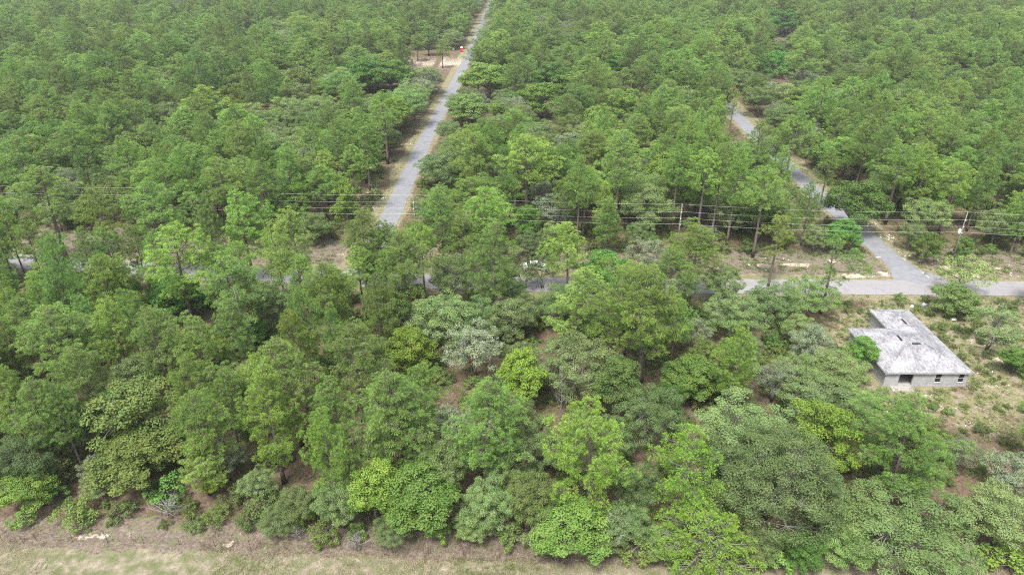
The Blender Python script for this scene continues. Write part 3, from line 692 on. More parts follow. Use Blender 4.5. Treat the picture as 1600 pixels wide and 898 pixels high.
for i in range(CAND):
    if og[i]: continue
    x, y = float(xx[i]), float(yy[i]); near = y < 106
    if ty[i] < poak[i]:
        if rs[i] < .66: kd, h, w, tint = 'oak', 5.5 + 4 * hs[i], 2.3 + 1.5 * hs[i], (.9 + .25 * rs[i], 1.0, .86 + .2 * rs[i])
        elif rs[i] < .84: kd, h, w, tint = 'pale', 5 + 3.5 * hs[i], 1.9 + 1.4 * hs[i], GRY
        else: kd, h, w, tint = 'leafy', 6 + 4.5 * hs[i], 2.0 + 1.4 * hs[i], [(1, 1, 1), (1.25, 1.1, .9), (.75, .9, .85), (1.1, .95, 1.2)][int(rs[i] * 1000) % 4]
    else:
        kd = 'pine' if (rs[i] < .72 or near) else 'tallpine'
        h = (11.5 + 4.5 * hs[i]) if near else (10.5 + 8.5 * hs[i] + (2 if kd == 'tallpine' else 0)); w = 2.1 + 1.35 * ((hs[i] * 7.3) % 1) + (.4 + 2.7 * ((hs[i] * 17.3) % 1) ** 1.6 if y > 125 else 0)
        tint = (.84 + .24 * ((rs[i] * 13) % 1), .95 + .14 * ((rs[i] * 13) % 1), 1.0 - .2 * ((rs[i] * 29) % 1))
    if y > 125 and gapn[i] > .78: continue
    if y > 170: k_ = min(1.55, 1 + (y - 170) / 260); w *= k_; h *= 1 + (k_ - 1) * .4
    if y > 125 and kd in ('oak', 'pale', 'leafy'): w *= 1.4; h *= 1.2
    if not cell_ok(x, y, w, (.66 if y > 135 else .62) if not near else .76): continue
    if y < 720:
        zz = np.array([.35, .5, .65, .8, .95]) * h; wv = np.array([.7, .9, 1, .8, .4]) * w
        px, py, f = proj(np.concatenate([x - wv, x + wv, x + 0 * wv]), np.full(15, y), np.concatenate([zz, zz, zz]))
        if in_keep(px, py).any(): continue
        cpx, cpy, cf = proj(x, y, h * .75); cr = FPX * w / cf
        m_ = (hf > cf) & (np.hypot(hpx - cpx, (hpy - cpy) * .8) < hr * .62 + cr * .75)
        if m_.any(): continue
    cell_add(x, y, w)
    TREES.append(dict(kind=kd, x=x, y=y, h=h, w=w, tint=tint, hand=False))
# understorey shrubs of the near wood
yy = 42 + 150 * rng.uniform(0, 1, 5200) ** .9; xx = rng.uniform(-1, 1, 5200) * (.8 * yy + 12)
og = open_ground(xx, yy, np.full(5200, -2.4)); ns = 0
for i in range(5200):
    x, y = float(xx[i]), float(yy[i]); u = R.random()
    inclear = np.hypot((x - 72) / 30, (y - 86) / 22) < 1
    if og[i] and not inclear: continue
    if HX0 - 2 < x < HX1 + 2 and HY0 - 3.2 < y < HY1 + 2: continue
    if seg_dist(x, y, CROSS_ROAD)[0] < 5 or (y > 108 and (seg_dist(x, y, RIGHT_ROAD)[0] < 4 or seg_dist(x, y, LEFT_ROAD)[0] < 4)): continue
    if y < strip_y(x) + 1.2: continue
    if not inclear and (R.random() < .3 or (x < -18 and y < 62 and R.random() < .25)): continue
    h = R.choice((.5, .7, .9, 1.5)) * R.uniform(.8, 1.2) if inclear else R.uniform(.8, 2.7); w = h * R.uniform(.45, .75)
    if inclear and R.random() < .2: continue
    if y < strip_y(x) + 4.5:
        if R.random() < .5: continue
        h *= .45; w *= .45
    if not cell_ok(x, y, w, .42): continue
    px, py, f = proj(np.array([x, x]), np.array([y, y]), np.array([h * .4, h]))
    if not inclear and h > 1.1 and in_keep(px, py).any(): continue
    if inclear and ((px > 1322) & (px < 1525) & (py > 478) & (py < 606)).any() and y < HY0: continue
    cell_add(x, y, w * .7)
    kd = 'leafshrub' if u < .28 else ('deadbush' if u > .95 else 'shrub')
    if kd == 'deadbush': h, w = h * .45, w * .5
    TREES.append(dict(kind=kd, x=x, y=y, h=h, w=w, tint=(R.uniform(.8, 1.25), R.uniform(.85, 1.1), R.uniform(.75, 1.2)), hand=False))

# ------------------------------------------------------------------ individuals (largest in the picture) and the masses beyond
FAM = {'pine': 'pine', 'tallpine': 'pine', 'narrowpine': 'pine', 'sparsepine': 'pine', 'flatpine': 'pine', 'feather': 'pine', 'oak': 'oak', 'pale': 'oak', 'bigoak': 'oak', 'airy': 'oak',
       'leafy': 'leafy', 'shrub': 'shrub', 'leafshrub': 'shrub', 'snag': 'dead', 'bigsnag': 'dead', 'deadbush': 'deadshrub'}
NAME = {'pine': 'pine_tree', 'oak': 'scrub_oak', 'leafy': 'leafy_tree', 'shrub': 'shrub', 'dead': 'dead_tree', 'deadshrub': 'dead_shrub'}
CATG = {'pine': 'pine', 'oak': 'oak', 'leafy': 'tree', 'shrub': 'shrub', 'dead': 'snag', 'deadshrub': 'dead shrub'}
WORD = {'pine': 'pine', 'oak': 'scrub oak', 'leafy': 'broadleaf', 'shrub': 'shrub', 'dead': 'dead tree', 'deadshrub': 'dead shrub'}
LIMIT = {'pine': 295, 'oak': 295, 'leafy': 160, 'shrub': 170, 'dead': 20, 'deadshrub': 40}
for t in TREES:
    px, py, f = proj(t['x'], t['y'], t['h'] * .75); r_ = FPX * t['w'] / f
    t.update(px=float(px), py=float(py), f=float(f), fam=FAM[t['kind']], inv=bool(-r_ * .6 < px < 1600 + r_ * .6 and -r_ < py < 898 + r_))
    t['size'] = t['w'] * t['h'] / f ** 2
def variant(t, ps): return int((abs(t['x'] * 7.13 + t['y'] * 3.77) * 10) % len(ps))
single, mass = [], []
for fam in LIMIT:
    a = sorted([t for t in TREES if t['fam'] == fam and t['inv']], key=lambda t: (not t['hand'], -t['size']))
    single += a[:LIMIT[fam]]; mass += a[LIMIT[fam]:]
mass += [t for t in TREES if not t['inv']]
def ordinal(n): return f"{n}{'th' if 10 <= n % 100 <= 20 else {1: 'st', 2: 'nd', 3: 'rd'}.get(n % 10, 'th')}"
def band(t):
    x, y = t['x'], t['y']
    if seg_dist(x, y, CROSS_ROAD)[1] < 0:
        if y < 62: return 'front row behind wire fence'
        if y < 72: return 'second row behind wire fence'
        if y < 84: return 'middle of front wood'
        if y < 96: return 'back half of front wood'
        return 'near-side row along cross road'
    xl = np.interp(y, LEFT_ROAD[:, 1], LEFT_ROAD[:, 0]); xr = np.interp(y, RIGHT_ROAD[:, 1], RIGHT_ROAD[:, 0])
    side = 'left wood' if x < xl else ('wood between side roads' if x < xr else 'right wood')
    k = min(3, int((y - 112) // 22)) if y < 200 else 4
    return ['first belt', 'second belt', 'third belt', 'fourth belt', 'far part'][k] + ', ' + side + ('' if 'between' in side else ' across road')
bands = {}
for t in single: bands.setdefault((t['fam'], band(t)), []).append(t)
def look(t):
    a, b, c = t['tint']; s_ = 'small' if t['h'] < {'pine': 12, 'oak': 5.5, 'leafy': 6, 'shrub': 1.6}.get(t['fam'], 4) else ('large' if t['h'] > {'pine': 17, 'oak': 8.6, 'leafy': 10, 'shrub': 2.6}.get(t['fam'], 9) else 'medium')
    if t['fam'] in ('dead', 'deadshrub'): return 'bare'
    tone = 'yellow-green' if a > 1.2 * b or c < .72 else ('dark green' if a < .85 else {'pine': 'mid-green', 'oak': 'grey-green', 'leafy': 'bright green', 'shrub': 'olive green'}[t['fam']])
    if t['kind'] == 'pale': tone = 'pale grey-green'
    return s_ + ' ' + tone + (' sparse' if t['kind'] == 'sparsepine' else ' feathery' if t['kind'] == 'feather' else ' flat-topped' if t['kind'] == 'flatpine' else '')
for (fam, bd), ts in bands.items():
    ts.sort(key=lambda t: t['px'])
    for i, t in enumerate(ts):
        t['label'] = t.get('lab') or f"{look(t)} {CATG[fam]}, {ordinal(i + 1)} {CATG[fam]} from left in {bd}"
        t['group'] = f"{WORD[fam]}s, {bd}"
for t in single:
    ps = PROTO[t['kind']]; p_ = ps[variant(t, ps)]
    o = empty(NAME[t['fam']], (t['x'], t['y'], -.03), (t['x'] * 3.1 + t['y'] * 1.7) % 6.28)
    sxy = t['w'] / p_['r'] * 1.04; sz = t['h'] / p_['h']
    o.scale = (sxy, sxy, sz)
    tag(o, t['label'], CATG[t['fam']], t['group'])
    dead_ = t['fam'] in ('dead', 'deadshrub')
    c = bpy.data.objects.new('branches' if dead_ else 'crown', p_['crown']); COL.objects.link(c); c.parent = o; c.color = (*t['tint'], 1)
    k = bpy.data.objects.new('trunk', p_['trunk']); COL.objects.link(k); k.parent = o

def joined(name, p_):
    """Crown and trunk of a prototype as one mesh for the far masses."""
    ob = []
    vs, fs, sz, mi, lf, base = [], [], [], [], [], 0
    for j, me in enumerate((p_['crown'], p_['trunk'])):
        co = np.empty(len(me.vertices) * 3, np.float32); me.vertices.foreach_get('co', co)
        li = np.empty(len(me.loops), np.int32); me.loops.foreach_get('vertex_index', li)
        lt = np.empty(len(me.polygons), np.int32); me.polygons.foreach_get('loop_total', lt)
        l_ = np.zeros(len(me.polygons), np.float32)
        if 'leaf' in me.attributes: me.attributes['leaf'].data.foreach_get('value', l_)
        vs.append(co); fs.append(li + base); sz.append(lt); mi.append(np.full(len(lt), j, np.int32)); lf.append(l_); base += len(co) // 3
    return mesh_np(name, np.concatenate(vs), np.concatenate(fs), np.concatenate(sz), [p_['crown'].materials[0], p_['trunk'].materials[0]], np.concatenate(mi), np.concatenate(lf))
def scatter(name, meshes, P_, S_, RZ, IDX, tints=None):
    """One stuff object whose points carry copies of the given meshes."""
    pc = bpy.data.collections.new(name + '_sources')
    for j, me in enumerate(meshes):
        ob = bpy.data.objects.new(f'{name}_source.{j:03d}', me); pc.objects.link(ob)
    P_ = np.asarray(P_, np.float32); n_ = len(P_)
    me = bpy.data.meshes.new(name); me.vertices.add(n_); me.vertices.foreach_set('co', P_.ravel())
    a = me.attributes.new('sc', 'FLOAT_VECTOR', 'POINT'); a.data.foreach_set('vector', np.asarray(S_, np.float32).ravel())
    a = me.attributes.new('rz', 'FLOAT', 'POINT'); a.data.foreach_set('value', np.asarray(RZ, np.float32))
    a = me.attributes.new('pick', 'INT', 'POINT'); a.data.foreach_set('value', np.asarray(IDX, np.int32))
    o = bpy.data.objects.new(name, me); COL.objects.link(o); o['kind'] = 'stuff'
    ng = bpy.data.node_groups.new(name, 'GeometryNodeTree')
    ng.interface.new_socket('Geometry', in_out='INPUT', socket_type='NodeSocketGeometry')
    ng.interface.new_socket('Geometry', in_out='OUTPUT', socket_type='NodeSocketGeometry')
    nd, lk = ng.nodes, ng.links
    gi, gout = nd.new('NodeGroupInput'), nd.new('NodeGroupOutput')
    ci = nd.new('GeometryNodeCollectionInfo'); ci.inputs['Collection'].default_value = pc; ci.inputs['Separate Children'].default_value = True; ci.inputs['Reset Children'].default_value = True
    iop = nd.new('GeometryNodeInstanceOnPoints'); iop.inputs['Pick Instance'].default_value = True
    def na(nm, ty):
        q = nd.new('GeometryNodeInputNamedAttribute'); q.data_type = ty; q.inputs['Name'].default_value = nm; return [s_ for s_ in q.outputs if s_.enabled][0]
    cx = nd.new('ShaderNodeCombineXYZ'); lk.new(na('rz', 'FLOAT'), cx.inputs['Z'])
    er = nd.new('FunctionNodeEulerToRotation'); lk.new(cx.outputs[0], er.inputs[0])
    lk.new(gi.outputs[0], iop.inputs['Points']); lk.new(ci.outputs[0], iop.inputs['Instance'])
    lk.new(na('pick', 'INT'), iop.inputs['Instance Index']); lk.new(er.outputs[0], iop.inputs['Rotation']); lk.new(na('sc', 'FLOAT_VECTOR'), iop.inputs['Scale'])
    lk.new(iop.outputs[0], gout.inputs[0])
    md = o.modifiers.new('scatter', 'NODES'); md.node_group = ng
    return o
MASSNAME = {'pine': 'distant_pines', 'oak': 'distant_scrub', 'leafy': 'distant_broadleaves', 'shrub': 'undergrowth', 'dead': 'distant_snags', 'deadshrub': 'dead_brush'}
MASSLAB = {'pine': 'mass of smaller pines filling the far wood', 'oak': 'mass of grey-green scrub oaks filling the far wood', 'leafy': 'mass of bright broadleaf trees scattered in the far wood',
           'shrub': 'low green undergrowth between the trees', 'dead': 'bare snags in the far wood', 'deadshrub': 'dead brush on the wood floor'}
MASSCAT = {'pine': 'pine wood', 'oak': 'oak scrub', 'leafy': 'broadleaf wood', 'shrub': 'undergrowth', 'dead': 'snags', 'deadshrub': 'brush'}
for fam in LIMIT:
    ts = [t for t in mass if t['fam'] == fam]
    if not ts: continue
    kinds = sorted({t['kind'] for t in ts}); meshes, off, pl = [], {}, []
    for kd in kinds:
        off[kd] = len(meshes)
        for p_ in PROTO[kd]: meshes.append(joined(MASSNAME[fam], p_)); pl.append(p_)
    idx = [off[t['kind']] + variant(t, PROTO[t['kind']]) for t in ts]
    S_ = [(t['w'] / pl[i]['r'] * 1.04, t['w'] / pl[i]['r'] * 1.04, t['h'] / pl[i]['h']) for t, i in zip(ts, idx)]
    o = scatter(MASSNAME[fam], meshes, [(t['x'], t['y'], -.03) for t in ts], S_, [(t['x'] * 3.1 + t['y'] * 1.7) % 6.28 for t in ts], idx)
    tag(o, MASSLAB[fam], MASSCAT[fam])
print('tufts', NT); print('tris', sum(len(p_['crown'].loops) - 2 * len(p_['crown'].polygons) + len(p_['trunk'].loops) - 2 * len(p_['trunk'].polygons) for v_ in PROTO.values() for p_ in v_)); print('trees', len(TREES), 'single', len(single), {f_: sum(t['fam'] == f_ for t in single) for f_ in LIMIT}, 'mass', len(mass))

# ------------------------------------------------------------------ grass, straw, weeds and sticks
def blades(name, n_, rad, h, w, mat, seed, flat=.5):
    r_ = np.random.default_rng(seed)
    a = r_.uniform(0, 6.28, n_); rr = rad * np.sqrt(r_.uniform(0, 1, n_)); b = np.stack([rr * np.cos(a), rr * np.sin(a), np.zeros(n_)], 1)
    th = r_.uniform(0, 6.28, n_); L = h * r_.uniform(.5, 1.2, n_); k = r_.uniform(0, flat * 2, n_)
    tip = b + np.stack([np.cos(th) * k * L, np.sin(th) * k * L, L * (1 - .3 * k)], 1)
    s_ = np.stack([-np.sin(th), np.cos(th), 0 * th], 1) * w
    V_ = np.stack([b - s_, b + s_, tip], 1).reshape(-1, 3)
    return mesh_np(name, V_, np.arange(3 * n_), np.full(n_, 3), [mat], leaf=r_.uniform(0, 1, n_))
def field(name, meshes, x, y, smin, smax, label, cat, z=0.0):
    n_ = len(x); s_ = rng.uniform(smin, smax, n_)
    o = scatter(name, meshes, np.stack([x, y, np.full(n_, z)], 1), np.stack([s_, s_, s_ * rng.uniform(.7, 1.2, n_)], 1), rng.uniform(0, 6.28, n_), rng.integers(0, len(meshes), n_))
    return tag(o, label, cat)
x = rng.uniform(-62, 52, 30000); y = strip_y(x) + rng.uniform(-7, .6, 30000)
gg = fbm(x, y, .35, 31) + .6 * fbm(x, y, 1.2, 32)
uu = rng.uniform(0, 1, 30000); gk = uu < np.clip(.12 + .35 * gg, .02, .4); dk = (uu > .5) & (uu < .85 - .3 * np.clip(gg, 0, 1))
field('dry_grass', [blades('dry_grass', 16, .26, .13, .016, M['hay'], 1, .9), blades('dry_grass', 14, .22, .11, .016, M['hay'], 2, .9)], x[dk], y[dk], .6, 1.3, 'pale mown straw along the bottom strip', 'dry grass')
field('green_grass', [blades('green_grass', 18, .26, .13, .016, M['grass'], 3, .7)], x[gk], y[gk], .6, 1.3, 'green grass tufts in the mown strip', 'grass')
x = rng.uniform(-62, 52, 9000); y = strip_y(x) + rng.uniform(.1, 9, 9000) ** 1.0
k = rng.uniform(0, 1, 9000) > (y - strip_y(x)) / 11
field('dead_weeds', [blades('dead_weeds', 14, .3, .42, .012, M['weed'], 5, .6), blades('dead_weeds', 10, .25, .6, .012, M['weed'], 6, .5), blades('dead_weeds', 14, .3, .3, .014, M['hay'], 7, .8)], x[k], y[k], .5, 1.2, 'brown dead weeds along the fence', 'weeds')
# verges and scrub clearing
x = rng.uniform(-120, 130, 60000); y = rng.uniform(60, 230, 60000)
dl, sl = seg_dist(x, y, LEFT_ROAD); dr, sr = seg_dist(x, y, RIGHT_ROAD); dc, sc_ = seg_dist(x, y, CROSS_ROAD)
onr = (dc < 3.0) | ((y > 110) & ((dl < 2.8) | (dr < 2.7)))
inh = (x > HX0 - .2) & (x < HX1 + .2) & (y > HY0 - .2) & (y < HY1 + .2) & ~((x < HXM) & (y > HYM + .3))
ver = ((dc < 6) | ((y > 110) & (dl < np.where(sl > 0, 7.5, 4))) | ((y > 110) & (dr < np.where(sr > 0, 4, 6.5)))) & ~onr
clr = (np.hypot((x - 72) / 30, (y - 86) / 22) + .2 * fbm(x, y, .4, 41) < .9) & ~onr & ~inh
k1 = ver | (clr & (rng.uniform(0, 1, 60000) < .7))
field('verge_grass', [blades('verge_grass', 16, .3, .22, .02, M['grass'], 8, .7), blades('verge_grass', 14, .28, .2, .02, M['hay'], 9, .8), blades('verge_grass', 16, .3, .3, .02, M['grass'], 10, .6)], x[k1], y[k1], .6, 1.4, 'patchy green and straw grass along the road verges', 'grass')
co = (sc_ > 0) & (dc > 5) & (dc < 17) & ~((y > 110) & ((dl < 3) | (dr < 3)))
field('verge_weeds', [blades('verge_weeds', 12, .3, .35, .016, M['weed'], 11, .6), blades('verge_weeds', 14, .3, .25, .02, M['grass'], 12, .7)], x[co], y[co], .6, 1.4, 'brown weeds under the power line', 'weeds')
fl = ~ver & ~onr & ~inh & (y > strip_y(x) + 3)
x2, y2 = x[fl], y[fl]; k = rng.uniform(0, 1, len(x2)) < .55
fern = blades('floor_plants', 22, .5, .55, .05, M['bush'], 13, .9); fern2 = blades('floor_plants', 14, .4, .35, .04, M['weed'], 14, .9)
field('floor_plants', [fern, fern2, fern], x2[k], y2[k], .5, 1.3, 'low plants and litter on the wood floor', 'ground plants')

# ------------------------------------------------------------------ house under construction
def flatmat(name, stops, sc=3.0, rough=.85, bump=.01):
    m, nt, out = newmat(name); n1 = noise(nt, sc, 5, .65, objco(nt))
    surf(nt, out, ramp(nt, n1, stops), rough, n1, bump); return m
M['render'] = flatmat('cement_render', [(.3, (.24, .245, .247)), (.7, (.36, .365, .368))], 1.3)
M['concrete'] = flatmat('bare_concrete', [(.3, (.22, .213, .2)), (.7, (.33, .32, .305))], 2)
M['fascia'] = flatmat('grey_fascia', [(.3, (.26, .26, .27)), (.7, (.34, .34, .35))], 2)
M['black'] = flatmat('black_vent', [(.3, (.012, .012, .014)), (.7, (.03, .03, .034))], 2, .6)
M['frame'] = flatmat('window_frame', [(.3, (.5, .5, .51)), (.7, (.6, .6, .61))], 2, .5)
m, nt, out = newmat('dark_glass'); M['glass'] = m; surf(nt, out, (.02, .025, .03), .08, spec=.5)
m, nt, out = newmat('weathered_shingles'); M['shingle'] = m
oc = objco(nt)
mpp = N(nt, 'ShaderNodeMapping'); mpp.inputs['Scale'].default_value = (1, .35, 1); mpp.inputs['Rotation'].default_value = (0, 0, .6); nt.links.new(oc, mpp.inputs['Vector'])
a1 = noise(nt, 3.6, 8, .82, mpp.outputs[0]); a2 = noise(nt, .35, 3, .6, oc); a3 = noise(nt, 9, 4, .7, oc)
wv = N(nt, 'ShaderNodeTexWave', wave_type='BANDS', bands_direction='Z'); wv.inputs['Scale'].default_value = 3.2; wv.inputs['Distortion'].default_value = 1.2; nt.links.new(oc, wv.inputs['Vector'])
s1 = math_(nt, 'ADD', math_(nt, 'MULTIPLY', a1, .75), math_(nt, 'MULTIPLY', a2, .35))
c = ramp(nt, s1, [(.45, (.055, .055, .062)), (.53, (.17, .17, .182)), (.60, (.30, .30, .315))])
c = mix(nt, .3, c, ramp(nt, a3, [(.3, (.10, .10, .11)), (.7, (.40, .40, .415))]))
surf(nt, out, c, .9, wv.outputs['Fac'], .02)

hs_ = empty('house', (58, 84.5, 0)); OX, OY = 58.0, 84.5
tag(hs_, 'single-storey unfinished grey house with weathered hip roof in the scrub clearing', 'house')
def hb(): return MB()
EZ, WT, OV = 2.5, .2, .35
def B(mb, x0, x1, y0, y1, z0, z1): mb.box(x0 - OX, x1 - OX, y0 - OY, y1 - OY, z0, z1)
wx0, wx1, wy0, wym, wy1, wxm = HX0 + OV, HX1 - OV, HY0 + OV, HYM - OV, HY1 - OV, HXM + OV
# slab and patio
mb = hb(); B(mb, wx0 - .05, wx1 + .05, wy0 - .05, wym + .05, -.2, .1); B(mb, wxm - .05, wx1 + .05, wym + .05, wy1 + .05, -.2, .1); mb.build('floor_slab', M['concrete'], hs_)
mb = hb(); B(mb, wx0 + .85, wx0 + 3.9, wy0 - 1.25, wy0 - .055, -.2, .07); mb.build('patio', M['concrete'], hs_)
def wall_x(mb, y0, y1, xa, xb, opens):
    """Wall running along x with openings (x0, x1, sill, head)."""
    x_ = xa
    for (o0, o1, z0, z1) in opens:
        B(mb, x_, o0, y0, y1, .1, EZ - .04)
        if z0 > .12: B(mb, o0, o1, y0, y1, .1, z0)
        B(mb, o0, o1, y0, y1, z1, EZ - .04); x_ = o1
    B(mb, x_, xb, y0, y1, .1, EZ - .04)
def wall_y(mb, x0, x1, ya, yb, opens):
    y_ = ya
    for (o0, o1, z0, z1) in opens:
        B(mb, x0, x1, y_, o0, .1, EZ - .04)
        if z0 > .12: B(mb, x0, x1, o0, o1, .1, z0)
        B(mb, x0, x1, o0, o1, z1, EZ - .04); y_ = o1
    B(mb, x0, x1, y_, yb, .1, EZ - .04)
door = (54.25, 56.2, .1, 2.12); w1 = (59.3, 60.2, .62, 2.12); w2 = (62.55, 63.4, .62, 2.12)
mb = hb(); wall_x(mb, wy0, wy0 + WT, wx0, wx1, [door, w1, w2]); mb.build('wall', M['render'], hs_)
mb = hb(); wall_y(mb, wx0, wx0 + WT, wy0 + WT, wym, [(86.2, 87.4, .62, 2.12)]); mb.build('wall', M['render'], hs_)
mb = hb(); wall_x(mb, wym - WT, wym, wx0 + WT, wxm, [(54, 55.2, .62, 2.12)]); mb.build('wall', M['render'], hs_)
mb = hb(); wall_y(mb, wxm, wxm + WT, wym - WT, wy1, []); mb.build('wall', M['render'], hs_)
mb = hb(); wall_x(mb, wy1 - WT, wy1, wxm + WT, wx1, [(59.4, 61.8, .1, 2.2)]); mb.build('wall', M['render'], hs_)
mb = hb(); wall_y(mb, wx1 - WT, wx1, wy0 + WT, wy1 - WT, [(81, 82.2, .62, 2.12), (86, 87.2, .62, 2.12), (92, 92.9, .1, 2.12)]); mb.build('wall', M['render'], hs_)
mb = hb(); wall_x(mb, 83.5, 83.62, wx0 + WT, wx1 - WT, [(58.2, 59.1, .1, 2.1)]); mb.build('partition', M['render'], hs_)
def window(o0, o1, z0, z1, y_, pane=True):
    f = hb(); t = .05
    for a in ((o0, o0 + t, z0, z1), (o1 - t, o1, z0, z1), (o0 + t, o1 - t, z1 - t, z1), (o0 + t, o1 - t, z0, z0 + t)): B(f, a[0], a[1], y_ + .05, y_ + .12, a[2], a[3])
    if pane: B(f, o0 + t, o1 - t, y_ + .06, y_ + .11, (z0 + z1) / 2 - .025, (z0 + z1) / 2 + .025)
    w_ = f.build('window', M['frame'], hs_)
    g_ = hb(); B(g_, o0 + t, o1 - t, y_ + .08, y_ + .09, z0 + t, z1 - t if not pane else (z0 + z1) / 2 - .03); g_.build('pane', M['glass'], w_)
    s2 = hb(); B(s2, o0 - .08, o1 + .08, y_ - .05, y_ - .002, z0 - .1, z0 - .004); s2.build('sill', M['concrete'], w_)
window(*w1, wy0); window(*w2, wy0)
# roof: two hips that meet in a valley
sl_ = .36
def RZ_(d): return EZ + sl_ * d
hw1 = (HX1 - HX0) / 2; hd = (HYM - HY0) / 2
apex_d = min(hw1, hd); ax0, ax1, ay = HX0 + apex_d, HX1 - apex_d, HY0 + apex_d
hw2 = (HX1 - HXM) / 2; rx = HXM + hw2
A_, B_, C_, D_ = (HX0, HY0, EZ), (HX1, HY0, EZ), (HX1, HY1, EZ), (HXM, HY1, EZ); E_, F_ = (HXM, HYM, EZ), (HX0, HYM, EZ)
P1, P2 = (ax0, ay, RZ_(apex_d)), (ax1, ay, RZ_(apex_d)); V_ = (rx, HYM - hw2, RZ_(hw2)); R_ = (rx, HY1 - hw2, RZ_(hw2))
planes = [[A_, B_, P2, P1], [A_, P1, F_], [F_, P1, P2, V_, E_], [B_, C_, R_, V_, P2], [C_, D_, R_], [D_, E_, V_, R_]]
rm = hb()
for pl in planes: rm.poly([(a - OX, b - OY, c_) for a, b, c_ in pl])
roof = rm.build('roof', M['shingle'], hs_)
bm = bmesh.new(); bm.from_mesh(roof.data); bmesh.ops.remove_doubles(bm, verts=bm.verts, dist=.001); bmesh.ops.recalc_face_normals(bm, faces=bm.faces)
if sum(f.normal.z for f in bm.faces) < 0: bmesh.ops.reverse_faces(bm, faces=bm.faces)
bm.to_mesh(roof.data); bm.free()
so = roof.modifiers.new('thick', 'SOLIDIFY'); so.thickness = .06; so.offset = -1
fz = hb(); q = .04
for x0, x1, y0, y1 in ((HX0, HX1, HY0 - q + .02, HY0 + .02), (HX0 - q + .02, HX0 + .02, HY0 + .02, HYM - .02), (HX0, HXM - .02, HYM - .02, HYM + q - .02), (HXM - q + .02, HXM + .02, HYM + q - .02, HY1 - .02), (HXM, HX1, HY1 - .02, HY1 + q - .02), (HX1 - .02, HX1 + q - .02, HY0 + .02, HY1 - .02)):
    B(fz, x0, x1, y0, y1, EZ - .2, EZ - .055)
fz.build('fascia', M['fascia'], hs_)
sf = hb()
for x0, x1, y0, y1 in ((HX0 + .03, HX1 - .03, HY0 + .03, wy0 - .003), (HX0 + .03, wx0 - .003, wy0, HYM - .03), (wx0, HXM, wym + .003, HYM - .03), (HXM + .03, wxm - .003, HYM, HY1 - .03), (wx1 + .003, HX1 - .03, wy0, HY1 - .03)):
    B(sf, x0, x1, y0, y1, EZ - .17, EZ - .13)
sf.build('soffit', M['fascia'], hs_)
def ridge(p_, q_):
    mb = hb(); a = Vector(p_) - Vector((OX, OY, 0)); b = Vector(q_) - Vector((OX, OY, 0)); mb.tube([a + Vector((0, 0, .01)), b + Vector((0, 0, .01))], .09, 6); mb.build('ridge_cap', M['shingle'], hs_)
for a, b in ((A_, P1), (B_, P2), (P1, F_), (P2, V_), (V_, R_), (R_, C_), (R_, D_)): ridge(a, b)
def roof_z(x, y):
    d1 = min(x - HX0, HX1 - x, y - HY0, HYM - y); d2 = min(x - HXM, HX1 - x, HY1 - y, y - HY0); return RZ_(max(d1, d2))
for px, py, L, ang in ((1412.5, 502.5, 1.15, 1), (1405.5, 528, 1.15, 1), (1431.5, 537, 1.2, 0)):
    for z in (3.2,): x, y = at(px, py, z)
    for _ in range(6): x, y = at(px, py, roof_z(x, y))
    mb = MB(); n_ = 4
    if ang: mb.box(-.09, .09, -L * .62, L * .62, -.12, .1)
    else: mb.box(-L / 2, L / 2, -.09, .09, -.12, .1)
    v_ = mb.build('roof_vent', M['black'], hs_); v_.location = (x - OX, y - OY, roof_z(x, y) + .02)
    v_.rotation_euler = (0, 0, 0)
# debris near the house
def lump(name, label, cat, px, py, sx, sy_, sz, mat, rz=0.3):
    x, y = at(px, py); bm = bmesh.new(); bmesh.ops.create_cube(bm, size=1)
    bmesh.ops.subdivide_edges(bm, edges=bm.edges[:], cuts=2)
    for v in bm.verts:
        v.co.x *= sx; v.co.y *= sy_; v.co.z = (v.co.z + .5) * sz
        v.co += Vector((R.uniform(-1, 1) * sx, R.uniform(-1, 1) * sy_, R.uniform(-.5, .5) * sz)) * .07
    me = bpy.data.meshes.new(name); bm.to_mesh(me); bm.free(); me.materials.append(mat)
    o = bpy.data.objects.new(name, me); COL.objects.link(o); o.location = (x, y, 0); o.rotation_euler = (0, 0, rz)
    return tag(o, label, cat)
M['white'] = flatmat('white_board', [(.3, (.68, .68, .66)), (.7, (.8, .8, .79))], 2, .7)
M['chalk'] = flatmat('pale_limestone', [(.3, (.5, .46, .4)), (.7, (.72, .69, .63))], 5, .9, .05)
lump('board', 'white sheet lying in scrub beside the roadside oak, right of the house', 'board', 1490, 499, .85, .5, .12, M['white'], .1)
lump('rubble_bag', 'small grey bag of rubble behind the house near the road', 'bag', 1443, 479, .75, .6, .55, M['render'], .4)
lump('rubble_bag', 'tiny pale bag of rubble behind the house, nearer its roof corner', 'bag', 1425, 480, .45, .4, .35, M['chalk'], .4)
lump('board', 'small white board lying on the side road verge edge', 'board', 1372, 402, .75, .3, .08, M['white'], .2)
